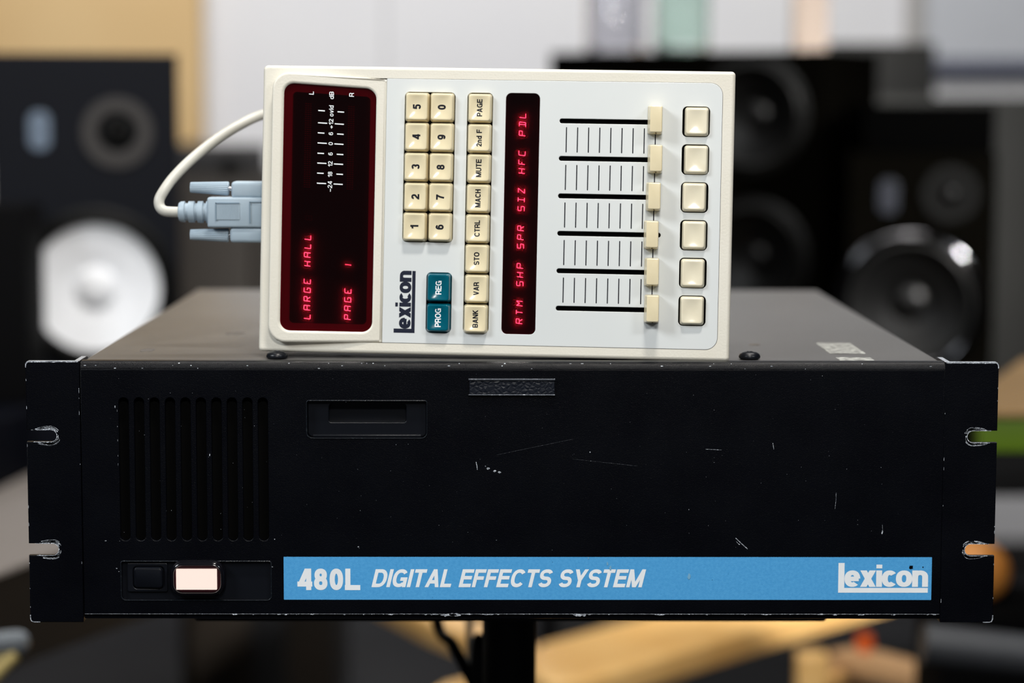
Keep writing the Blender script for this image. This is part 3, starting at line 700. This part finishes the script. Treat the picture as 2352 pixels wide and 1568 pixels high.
for (y0, y1, x0) in ((416, 454, 534), (520, 556, 531)):
    e = MB(); pxbox(e, x0, y0, 640, y1, PY, .0125, .0018); W(e.build('plug_shoulder', PLUG, cabl))
for (yc, tl) in ((433, 2), (540, 1)):
    p = at(437, yc-tl*1.5, PY); q = at(526, yc, PY); t = MB(); rs = []
    ax = (q-p).normalized(); sd = ax.cross(Vector((0, 1, 0))).normalized(); bk = ax.cross(sd)
    for s, rad in ((0, 2.0), (.004, 2.45), (.05, 2.6), (.85, 3.35), (.97, 3.5), (1, 3.2)):
        c = p.lerp(q, s); rs.append([c+((rad+(.16 if k % 2 else -.16)*(0 if s in (0, 1) else 1))*mm)*(math.cos(2*PI*k/44)*sd+math.sin(2*PI*k/44)*bk) for k in range(44)])
    t.rings(rs); W(t.build('thumb_screw', PLUG, cabl, 20))
    s = MB(); s.tube([q-ax*.001, at(540, yc+1, PY)], 1.1*mm, 12); W(s.build('screw_shank', mat('nickel_steel', (.6, .6, .62), .25, metal=1, linear=True), cabl))
sr = MB(); rs = []; p, q = at(410, 486, PY), at(484, 487, PY)
for s, r in ((0, 3.4), (.02, 4.6), (.08, 5.3), (.2, 5.5), (.21, 4.5), (.31, 4.5), (.32, 5.5), (.50, 5.6), (.51, 4.5), (.60, 4.5), (.61, 5.6), (.77, 5.7), (.78, 4.6), (.86, 4.6), (.87, 5.7), (1, 5.8)):
    c = p.lerp(q, s); rs.append([c+Vector((0, math.cos(2*PI*k/28), math.sin(2*PI*k/28)))*r*mm for k in range(28)])
sr.rings(rs); W(sr.build('strain_relief', PLUG, cabl, 30))
CT_ = [(430, 487, .056), (395, 486.5, .056), (377, 484, .056), (367, 474, .057), (366, 458, .058), (377, 437, .060), (400, 406, .066), (440, 366, .075), (500, 318, .090), (560, 282, .105), (604, 263, .118), (690, 238, .15), (800, 260, .20)]
def catmull(P, n=8):
    P = [Vector(p) for p in P]; P = [P[0]*2-P[1]]+P+[P[-1]*2-P[-2]]; out = []
    for i in range(1, len(P)-2):
        for k in range(n):
            t = k/n; a, b, c, d = P[i-1:i+3]
            out.append(.5*((2*b)+(c-a)*t+(2*a-5*b+4*c-d)*t*t+(3*b-a-3*c+d)*t**3))
    return out+[P[-2]]
cpts = [at(*p) for p in CT_]+[Vector((-.05, .30, .20)), Vector((-.03, .40, .150)), Vector((-.03, .462, .138)), Vector((-.03, .474, .09)), Vector((-.03, .478, .0)), Vector((-.02, .48, -.3)), Vector((0, .5, FLOORZ+.004))]
cb = MB(); cb.tube(catmull(cpts), 2.75*mm, 18); W(cb.build('cable_sheath', mat('pale_grey_cable_sheath', (198, 196, 187), .4, bump=(300, .1, .0003)), cabl))

# ------------------------------------------------------------------ stand under the rack unit
STB = mat('matt_black_steel', (.004, .004, .0045), .5, spec=.3, linear=True)
p = at(1169.5, 1500, .20); std = empty('pole_stand', (p.x, .20, FLOORZ), 'black pole stand that carries the black rack unit', 'stand')
r_ = (at(1231, 1500, .2)-at(1108, 1500, .2)).length/2
m_ = MB(); m_.lathe([(r_, .02), (r_, .60), (r_+.002, .602), (r_+.002, .64), (r_, .642), (r_, -FLOORZ-.018)], (0, 0, 0), 'z', 40); m_.build('pole', STB, std)
m_ = MB(); m_.box(-.17, .17, -.12, .20, -FLOORZ-.018, -FLOORZ+.001, .002); m_.build('top_plate', STB, std)
for k in range(3):
    a = -PI/2+2*PI*k/3; m_ = MB(); m_.tube([(.01*math.cos(a), .01*math.sin(a), .16), (.32*math.cos(a), .32*math.sin(a), .012)], .011, 12); m_.build('leg', STB, std)
bc = MB(); bc.tube(catmull([Vector((-.062, .462, .03)), Vector((-.060, .466, .02)), at(1000, 1405, .42), at(1040, 1480, .38), at(1085, 1568, .36), at(1110, 1640, .35), Vector((.0, .42, FLOORZ+.01)), Vector((.2, .6, FLOORZ+.006))]), .0040, 12)
tag(bc.build('power_cord', STB), 'black cord hanging down beside the black pole stand', 'cord')

# ------------------------------------------------------------------ loudspeakers and other things behind
VIN = mat('black_vinyl_cabinet', (.0022, .0030, .0062), .6, spec=.18, linear=True, bump=(300, .1, .0005))
VIN2 = mat('black_ash_cabinet', (.0009, .0008, .0006), .7, spec=.0, linear=True, bump=(60, .15, .0008))
RUB = mat('rubber_surround', (.0018, .0018, .0017), .42, spec=.16, linear=True)
GREYR = mat('grey_felt_ring', (.036, .033, .032), .7, linear=True)
WCONE = mat('white_paper_cone', (244, 246, 250), .6, bump=(700, .2, .0004))
DCONE = mat('black_paper_cone', (.0010, .0010, .0010), .38, spec=.16, linear=True)
def speaker(name, x0, x1, z0, z1, y, depth, drivers, label, cab=VIN, group=None, rz=0, badge=None):
    t = empty(name, ((x0+x1)/2, y+depth/2, z0), label, 'speaker', group, rz); w_, h_ = x1-x0, z1-z0
    c = MB(); c.box(-w_/2, w_/2, -depth/2, depth/2, 0, h_, .004); c.build('cabinet', cab, t)
    yf = -depth/2
    for (kind, dx, dz, r, cm) in drivers:
        if kind == 'woofer':
            f = MB(); f.lathe([(r*1.26, -.001), (r*1.26, .004), (r*1.20, .006), (r*1.13, .006), (r*1.12, .0)], (dx, yf, dz), 'y', 56, cap=False); wo = f.build('woofer', RUB, t)
            f = MB(); f.lathe([(r*1.13, .003)]+[(r*(1.065+.065*math.cos(a)), .003+.007*math.sin(a)) for a in [PI*k/8 for k in range(9)]]+[(r*.98, -.001)], (dx, yf, dz), 'y', 56, cap=False); f.build('surround', RUB, wo)
            f = MB(); f.lathe([(r*1.0, .001), (r*.8, -.003), (r*.55, -.007), (r*.33, -.011), (r*.30, -.012)], (dx, yf-.0005, dz), 'y', 56, cap=False); cn = f.build('cone', cm, wo, 60); 
            for v in cn.data.vertices: pass
            f = MB(); f.lathe([(r*.33, -.0115)]+[(r*.33*math.cos(a), -.011+.012*math.sin(a)) for a in [PI/2*k/6 for k in range(1, 7)]], (dx, yf-.0005, dz), 'y', 32, cap=False); f.build('dust_cap', cm, wo, 60)
        elif kind == 'tweeter':
            f = MB(); f.lathe([(r, -.001), (r, .002), (r*.97, .004), (r*.62, .004), (r*.56, .001), (r*.54, -.002), (0, -.002)], (dx, yf, dz), 'y', 44, cap=False); tw = f.build('tweeter', cm, t)
            f = MB(); f.lathe([(r*.50, -.001), (r*.50, .001)]+[(r*.3*math.cos(a)+.0, .001+.010*math.sin(a)) for a in [PI/2*k/6 for k in range(7)]], (dx, yf, dz), 'y', 32, cap=False); f.build('dome', DCONE, tw)
    if badge:
        dx, dz, r, bm_ = badge; f = MB(); lp = rrect(-r*.55, -r, r*.55, r, r*.5)
        plate(f, [lp], 0, .002, lambda x, z, d: Vector((dx+x, yf-.002+d, dz+z)), bev=.0006); f.build('badge', bm_, t)
    return t
# the cone is recessed: the cabinet front gets an open pit behind each woofer
def pit(t, dx, dz, r, depth):
    cab = [c for c in t.children if c.name.startswith('cabinet')][0]; w_ = [v.co for v in cab.data.vertices]
    x0, x1 = min(v.x for v in w_), max(v.x for v in w_); z0, z1 = min(v.z for v in w_), max(v.z for v in w_); y0, y1 = min(v.y for v in w_), max(v.y for v in w_)
    mb = MB(); mb.box(x0, x1, y0+.03, y1, z0, z1)
    holes = [[(d[0]+d[2]*1.1*math.cos(2*PI*k/40), d[1]+d[2]*1.1*math.sin(2*PI*k/40)) for k in range(40)] for d in zip(dx, dz, r)]
    plate(mb, [rrect(x0, z0, x1, z1, .001, 2)]+holes, y0, y0+.03, lambda x, z, d: Vector((x, d, z)), bev=.0025)
    me = mb.build('tmp', cab.data.materials[0]); d = me.data; bpy.data.objects.remove(me); cab.data = d; d.name = 'cabinet'
yl = 1.5; a = at(-22, 122, yl); b = at(405, 122, yl); xw, xt = at(219, 662, yl), at(268, 305, yl); bdg = at(92, 300, yl); zb = a.z-.382
wd = b.x-a.x; cx = (a.x+b.x)/2; rw = .0735
BADG = mat('pale_blue_badge', (.13, .17, .23), .4, linear=True)
spl = speaker('bookshelf_speaker', a.x-.014, b.x-.014, zb, a.z, yl, .20, [('woofer', xw.x-cx, xw.z-zb, rw, WCONE), ('tweeter', xt.x-cx, xt.z-zb, .0405, GREYR)],
              'black bookshelf speaker with white woofer cone and grey tweeter ring, at left', rz=.14, badge=(bdg.x-cx, bdg.z-zb, .022, BADG))
pit(spl, [xw.x-cx], [xw.z-zb], [rw], .03)
# black block that hides the left rim of the white cone
zd = -.139; nb = at(97, 465, 1.46); nb2 = at(106, 1000, 1.34)
blk = MB(); blk.box(nb.x-.30, nb.x+.001, 1.36, 1.46, zb-.0009, nb.z, .003)
tag(blk.build('black_side_box', mat('black_foam_block', (.0012, .0012, .0016), .8, spec=.1, linear=True)), 'black box at far left, in front of the white woofer rim', 'box')
def prism(mb, pts, z0, z1, b=0):
    plate(mb, [[(p[0], p[1]) for p in pts]], z1, z0, lambda x, y, d: Vector((x, y, d)), bev=b); return mb
q0, q1 = atz(-300, 1265, zd), atz(75, 1084, zd)
pd = MB(); prism(pd, [(q0.x, q0.y), (q1.x, q1.y), (-.30, 1.37), (-.30, 1.95), (-1.4, 1.95), (-1.4, q0.y)], zd, zb-.001 if zb-.001 > zd+.01 else zd+.02, .003)
pdo = tag(pd.build('speaker_plinth', mat('navy_black_plinth', (.0016, .0022, .0050), .7, spec=.08, linear=True)), 'navy-black plinth under the speaker with the white cone', 'plinth')
a0, a1 = atz(-300, 1430, zd), atz(75, 1284, zd)
dk = empty('grey_desk', (-.8, 1.6, FLOORZ), 'grey desk top at the lower left, beneath the navy-black plinth', 'desk')
dt = MB(); prism(dt, [(a0.x, a0.y), (a1.x, a1.y), (-.30, 1.1), (-.30, 2.5), (-1.6, 2.5), (-1.6, a0.y)], zd-.004, zd, .001); W(dt.build('desk_top', mat('warm_grey_laminate', (130, 123, 118), .6, bump=(900, .2, .0004)), dk))
dt = MB(); prism(dt, [(a0.x, a0.y+.004), (a1.x, a1.y+.006), (-.304, 1.106), (-.304, 2.49), (-1.59, 2.49), (-1.59, a0.y+.004)], zd-.09, zd-.0041); W(dt.build('apron', mat('dark_brown_board', (.010, .008, .006), .6, linear=True), dk))
for (x, y) in ((-1.55, .78), (-.62, 1.0), (-.36, 2.4), (-1.55, 2.4)):
    l = MB(); l.box(x-.025, x+.025, y-.025, y+.025, FLOORZ, zd-.09, .002); W(l.build('leg', STB, dk))
# chrome boom at lower left
bp_ = at(28, 1478, .62); stb = empty('boom_stand', (-.62, .42, FLOORZ), 'chrome boom stand with rounded tube end at the bottom left corner', 'stand')
CHR = mat('chrome_tube', (.72, .80, .88), .22, metal=.85, linear=True)
m_ = MB(); e = at(38, 1476, .62); s0 = Vector((-.62, .42, e.z+.02)); dr = (e-s0).normalized(); R0 = .0098
m_.tube([s0, e, e+dr*.004, e+dr*.007, e+dr*.009, e+dr*.0098], [R0, R0, R0*.92, R0*.72, R0*.42, R0*.1], 24); W(m_.build('boom_tube', CHR, stb))
m_ = MB(); m_.tube([at(-60, 1590, .60), at(30, 1498, .615)], .0075, 16); m_.tube([at(-60, 1590, .60), Vector((-.61, .43, e.z-.1))], .006, 12); W(m_.build('brace', mat('tan_wood_dowel', (190, 170, 110), .5), stb))
m_ = MB(); m_.tube([(-.62, .42, FLOORZ+.02), (-.62, .42, e.z+.05)], .012, 20); W(m_.build('pole', STB, stb))
m_ = MB(); m_.lathe([(.13, 0), (.13, .015), (.02, .03), (.012, .03)], (0, 0, 0), 'z', 40); m_.build('base', STB, stb)

# middle dark box on brown cabinet
a, b = at(398, 400, 2.6), at(760, 400, 2.6)
cab = empty('brown_cabinet', ((a.x+b.x)/2, 2.8, FLOORZ), 'dark brown wooden cabinet behind the data plug and cable', 'cabinet')
BRN = mat('dark_brown_wood', (27, 19, 9), .6, mott=(7, (22, 16, 8), .3, .7))
m_ = MB(); m_.box(a.x, b.x, 2.62, 3.0, FLOORZ, a.z, .003); W(m_.build('carcass', BRN, cab))
m_ = MB(); m_.box(a.x+.01, (a.x+b.x)/2-.002, 2.60, 2.62, FLOORZ+.05, a.z-.012, .002); W(m_.build('door', BRN, cab))
m_ = MB(); m_.box((a.x+b.x)/2+.002, b.x-.01, 2.60, 2.62, FLOORZ+.05, a.z-.012, .002); W(m_.build('door', BRN, cab))
c = at(592, 335, 2.62); c0 = at(402, 335, 2.62)
sm_ = speaker('small_speaker', c0.x, c.x, a.z, c.z, 2.62, .16, [('tweeter', (c.x-c0.x)*.16, (c.z-a.z)*.3, .016, RUB)], 'small charcoal speaker on the brown cabinet, above the data plug', cab=mat('charcoal_cabinet', (19, 18, 20), .6))

# right group
TABZ = -.19
MATK = mat('dull_black_laminate', (.0015, .0015, .0016), .85, spec=.04, linear=True)
bt = empty('black_table', (.75, 2.3, FLOORZ), 'long black table under the dark speakers at the right', 'table')
m_ = MB(); m_.box(.05, 1.7, 1.72, 2.95, TABZ-.04, TABZ, .003); W(m_.build('table_top', MATK, bt))
for (x, y) in ((.1, 1.78), (1.65, 1.78), (.1, 2.85), (1.65, 2.85)):
    l = MB(); l.box(x-.03, x+.03, y-.03, y+.03, FLOORZ, TABZ-.04, .002); W(l.build('leg', STB, bt))
# large two-driver speaker, turned
p0, p1 = at(1262, 131, 2.14), at(1897, 112, 1.95); ztop = .331; ang = math.atan2(p1.y-p0.y, p1.x-p0.x); wB = math.hypot(p1.x-p0.x, p1.y-p0.y)
def onB(px, py):
    d = at(px, py, 2)-CAMP; n = Vector((-math.sin(ang), math.cos(ang), 0)); t = ((Vector((p0.x, p0.y, 0))-Vector((CAMP.x, CAMP.y, 0))).dot(n))/d.dot(n); q = CAMP+d*t
    return (q-Vector((p0.x, p0.y, 0))).dot(Vector((math.cos(ang), math.sin(ang), 0)))-wB/2, q.z-TABZ
dB_ = .22; cB = Vector((p0.x, p0.y, 0))+Vector((math.cos(ang), math.sin(ang), 0))*wB/2+Vector((-math.sin(ang), math.cos(ang), 0))*dB_/2
d1, d2, d3 = onB(1730, 264), onB(1732, 592), onB(1500, 420)
spb = speaker('large_speaker', cB.x-wB/2, cB.x+wB/2, TABZ, ztop, cB.y-dB_/2, dB_, [('woofer', d1[0], d1[1], .064, DCONE), ('woofer', d2[0], d2[1], .064, DCONE), ('tweeter', d3[0], d3[1], .05, RUB)],
              'wide black speaker with two stacked dark cones, behind the right end of the remote', cab=VIN2, rz=ang)
pit(spb, [d1[0], d2[0]], [d1[1], d2[1]], [.064, .064], .03)
# dark box behind, to the right
a, b = at(1900, 98, 2.5), at(2150, 98, 2.5)
m_ = MB(); m_.box(a.x, b.x, 2.5, 2.88, TABZ, a.z, .004); tag(m_.build('tall_dark_box', mat('olive_black_board', (.005, .005, .004), .6, linear=True)), 'tall olive-black box between the wide speaker and the whiteboard', 'box')
# grey wide cabinet
a, b = at(1960, 222, 2.3), at(2480, 222, 2.3)
m_ = MB(); m_.box(a.x, b.x, 2.3, 2.44, TABZ, a.z, .004); tag(m_.build('grey_cabinet', mat('dark_grey_fabric_board', (.020, .020, .018), .7, linear=True)), 'wide dark grey cabinet behind the speaker with the shiny ring', 'cabinet')
# right bookshelf speaker and black amplifier on it
yr = 1.80; a = at(1950, 352, yr); b = at(2288, 352, yr); cx = (a.x+b.x)/2; xw, xt, bdg = at(2090, 697, yr), at(2182, 445, yr), at(2042, 452, yr)
RING = mat('glossy_trim_ring', (.06, .06, .064), .10, metal=1, linear=True)
spr = speaker('bookshelf_speaker', a.x+.016, b.x+.016, TABZ, a.z, yr, .20, [('woofer', xw.x-cx, xw.z-TABZ, .072, DCONE), ('tweeter', xt.x-cx, xt.z-TABZ, .036, RUB)],
              'black bookshelf speaker with dark woofer and shiny round trim ring, at right', cab=VIN2, rz=-.16, badge=(bdg.x-cx, bdg.z-TABZ, .022, mat('dim_blue_badge', (.006, .007, .011), .4, linear=True)))
pit(spr, [xw.x-cx], [xw.z-TABZ], [.072], .03)
f = MB(); f.lathe([(.0955, -.001)]+[(.0865+.009*math.cos(q), .001+.008*math.sin(q)) for q in [PI*k/10 for k in range(11)]]+[(.0775, -.001)], (xw.x-cx, -.10, xw.z-TABZ), 'y', 72, cap=False)
tag(f.build('trim_ring', RING, spr), 'glossy trim ring round the dark woofer')
c, d = at(1985, 240, yr+.01), at(2286, 352, yr+.01)
m_ = MB(); m_.box(c.x, d.x, yr+.01, yr+.18, d.z+.0005, c.z, .003); tag(m_.build('black_amplifier', mat('flat_black_front', (.0005, .0005, .0005), .9, spec=0, linear=True)), 'flat black box on top of the right bookshelf speaker', 'amplifier')
# things on the large speaker
zt = ztop+.0003
def onTop(px, y, z=zt): p = at(px, 120, y); return Vector((p.x, y, z))
GLS = mat('pale_green_bottle_glass', (.80, .93, .88), .05, trans=.9, linear=True)
c = onTop(1566, 2.18); R = .5*(at(1630, 100, 2.18).x-at(1502, 100, 2.18).x)
bo = MB(); bo.lathe([(0, .003), (R*.85, 0), (R, .006), (R, .10), (R*.93, .125), (R*.55, .155), (R*.40, .18), (R*.40, .22), (R*.44, .222), (R*.44, .23), (R*.34, .23), (R*.34, .18), (R*.5, .15), (R*.86, .122), (R*.92, .10), (R*.92, .012), (0, .012)], c, 'z', 40)
tag(bo.build('glass_bottle', GLS), 'pale green glass bottle standing on the wide black speaker', 'bottle')
c = onTop(1412, 2.26); R = .043
bo = MB(); bo.lathe([(0, .002), (R*.9, 0), (R, .005), (R, .14), (R*.9, .15), (R*.86, .148), (R*.94, .14), (R*.94, .01), (0, .01)], c, 'z', 36)
tag(bo.build('clear_jar', mat('clear_grey_glass', (.80, .80, .84), .06, trans=.92, linear=True)), 'clear grey jar left of the green bottle on the wide speaker', 'jar')
c = onTop(1858, 2.16)
bo = MB(); bo.box(c.x-.024, c.x+.024, 2.14, 2.18, zt, zt+.15, .002); tag(bo.build('pale_carton', mat('cream_pink_card', (190, 172, 158), .6)), 'cream-pink carton at the right end of the wide speaker top', 'carton')
# wall things
WD = mat('light_birch_panel', (204, 174, 126), .6, mott=(2.5, (197, 165, 116), .35, .65), bump=(40, .05, .001))
a, b = at(465, 330, 3.84), at(465, 0, 3.84)
m_ = MB(); m_.box(-2.4, a.x, 3.84, 3.898, a.z, CEILZ-.1, .004); tag(m_.build('birch_wall_panel', WD), 'light birch wood panel on the wall at upper left', 'wall panel')
a = at(885, 100, 3.897); m_ = MB(); m_.box(a.x-.004, a.x+.004, 3.896, 3.901, FLOORZ+.08, CEILZ); struct('trim_1', m_, mat('grey_joint', (188, 188, 190), .8))
a, b = at(2085, 150, 3.85), at(2120, 150, 3.85); c = at(2500, 172, 3.85)
wb = empty('whiteboard', (1.3, 3.86, a.z), 'cool grey whiteboard with dark lower rail at upper right', 'whiteboard')
z0, z1 = at(2250, 135, 3.85).z, at(2250, 172, 3.85).z
m_ = MB(); m_.box(b.x, 2.2, 3.86, 3.897, z0, CEILZ-.2, .002); W(m_.build('board', mat('cool_grey_board', (184, 187, 193), .45), wb))
m_ = MB(); m_.box(b.x, 2.2, 3.845, 3.895, z1, z0, .002); W(m_.build('lower_rail', mat('slate_blue_rail', (70, 74, 92), .5), wb))
m_ = MB(); m_.box(a.x, b.x, 3.85, 3.895, z1, CEILZ-.2, .002); W(m_.build('side_frame', mat('warm_grey_frame', (166, 163, 160), .5), wb))

# small wooden side table, far right
ST = mat('tan_table_wood', (132, 104, 64), .5, mott=(6, (122, 94, 55), .3, .7)); zt2 = -.004
sd = empty('side_table', (.75, 1.1, FLOORZ), 'tan wooden side table with green front beyond the right rack ear', 'table')
P = [atz(2290, 942, zt2), atz(2420, 946, zt2)]
p0_, p3_ = atz(2240, 935, zt2), atz(2340, 812, zt2)
m_ = MB(); prism(m_, [(p0_.x, P[0].y), (1.25, P[0].y), (1.25, 1.25), (p0_.x+.13, 1.25), (p0_.x, P[0].y+.07)], zt2-.006, zt2, .002); W(m_.build('table_top', ST, sd))
m_ = MB(); m_.box(p0_.x+.002, 1.24, P[0].y+.004, P[0].y+.03, zt2-.038, zt2-.006, .002); W(m_.build('green_front', mat('olive_green_paint', (84, 110, 14), .5), sd))
for x, y in ((p0_.x+.25, P[0].y+.06), (1.2, P[0].y+.05), (.8, 1.2), (1.2, 1.2)):
    l = MB(); l.box(x-.02, x+.02, y-.02, y+.02, FLOORZ, zt2-.006, .002); W(l.build('leg', STB, sd))
# black case with a round wooden handle end resting on it
c = at(2248, 1308, 1.06); R = .0285
m_ = MB(); m_.box(.413, 1.1, .99, 1.13, c.z-R-.30, c.z-R, .003); m_.box(.42, 1.08, 1.0, 1.12, FLOORZ, c.z-R-.30); tag(m_.build('black_case', MATK), 'black equipment case at lower right under the round wooden roller', 'case')
m_ = MB(); m_.lathe([(0, .03)]+[(R*math.sin(q), .012+.018*math.cos(q)) for q in [PI/2*k/8 for k in range(1, 9)]]+[(R, -.06), (0, -.06)], c, 'y', 40)
tag(m_.build('wooden_roller', mat('orange_turned_wood', (214, 142, 66), .4, mott=(30, (200, 126, 54), .3, .7))), 'round-ended orange wooden roller seen behind the lower right rack ear', 'roller')
# wooden bench frame, bottom centre
BW = mat('honey_beech_wood', (226, 182, 116), .36, spec=.6, mott=(14, (216, 168, 100), .35, .65))
zs = -.35; be = empty('beech_bench', (.1, 1.5, FLOORZ), 'honey-coloured beech bench frame under the rack unit, right of the black pole', 'bench')
def zpoly(pts, z): return [(atz(x, y, z).x, atz(x, y, z).y) for x, y in pts]
m_ = MB(); prism(m_, zpoly([(1332, 1562), (1702, 1450), (1990, 1365), (2265, 1285), (2200, 1240), (1640, 1370), (1240, 1474), (1215, 1500), (1222, 1545), (1265, 1566)], zs), zs-.031, zs, .0085); W(m_.build('long_rail', BW, be))
m_ = MB(); prism(m_, zpoly([(1222, 1540), (1236, 1478), (1050, 1400), (900, 1330), (840, 1350), (985, 1425), (1108, 1474)], zs-.002), zs-.031, zs-.002, .006); W(m_.build('cross_rail', BW, be))
q = atz(1262, 1530, zs); m_ = MB(); m_.box(q.x-.022, q.x+.022, q.y+.005, q.y+.05, FLOORZ, zs-.028, .004); W(m_.build('leg', BW, be))
q2 = atz(2232, 1282, zs); m_ = MB(); m_.box(q2.x-.022, q2.x+.022, q2.y-.022, q2.y+.022, FLOORZ, zs-.028, .004); W(m_.build('leg', BW, be))
q3 = atz(1165, 1455, zs); m_ = MB(); m_.box(q3.x-.02, q3.x+.02, q3.y-.02, q3.y+.02, FLOORZ, zs-.028, .004); W(m_.build('leg', BW, be))
m_ = MB(); u0, u1 = atz(1035, 1600, zs-.06), atz(1120, 1575, zs-.06); m_.tube([Vector((u0.x-.06, u0.y-.04, zs-.09)), u0, u1, Vector((q.x, q.y+.03, zs-.06))], .016, 16); W(m_.build('stretcher', BW, be))
# little stool, bottom right
z3 = -.36; so = empty('low_stool', (.5, 1.7, FLOORZ), 'low pale wooden stool at the bottom right, beneath the rack unit', 'stool')
m_ = MB(); prism(m_, zpoly([(1905, 1492), (2125, 1548), (2165, 1530), (1975, 1480)], z3), z3-.022, z3, .004); W(m_.build('seat', mat('pale_stool_wood', (186, 146, 104), .5), so))
for px, py in ((1930, 1497), (2120, 1540), (1975, 1486)):
    q = atz(px, py, z3); m_ = MB(); m_.box(q.x-.012, q.x+.012, q.y-.0, q.y+.024, FLOORZ, z3-.02, .002); W(m_.build('leg', mat('pale_stool_wood', (186, 146, 104), .5), so))
q = atz(1870, 1530, z3); m_ = MB(); m_.box(q.x-.017, q.x+.017, q.y, q.y+.034, FLOORZ, z3+.012, .004); W(m_.build('side_post', BW, so))
m_ = MB(); m_.tube([Vector((q.x, q.y+.017, z3-.03)), atz(1930, 1497, z3)-Vector((0, 0, .03))], .008, 12); W(m_.build('stretcher', BW, so))
q = atz(1986, 1494, z3); m_ = MB(); m_.lathe([(0, 0), (.008, 0), (.0095, .004), (.0095, .014), (.008, .018), (0, .019)], (q.x, q.y, z3), 'z', 24)
tag(m_.build('orange_cap', mat('orange_plastic', (214, 88, 20), .4)), 'small orange cap standing on the low pale stool', 'cap')
# grey bar at lower right
gb = empty('grey_floor_stand', (.75, .75, FLOORZ), 'grey flat bar of a stand at the bottom right corner', 'stand')
m_ = MB(); y_ = .80; c0, c1 = at(2120, 1478, y_), at(2420, 1512, y_); m_.tube([c0, c1, c1+Vector((.25, .02, -.02))], .018, 20); W(m_.build('grey_bar', mat('grey_anodised_bar', (58, 60, 64), .5), gb))
m_ = MB(); m_.tube([(.62, .81, FLOORZ+.01), (.62, .81, c1.z+.02)], .012, 16); W(m_.build('pole', STB, gb))
m_ = MB(); m_.box(.50, .80, .72, .90, FLOORZ, FLOORZ+.012, .002); W(m_.build('foot_plate', STB, gb))
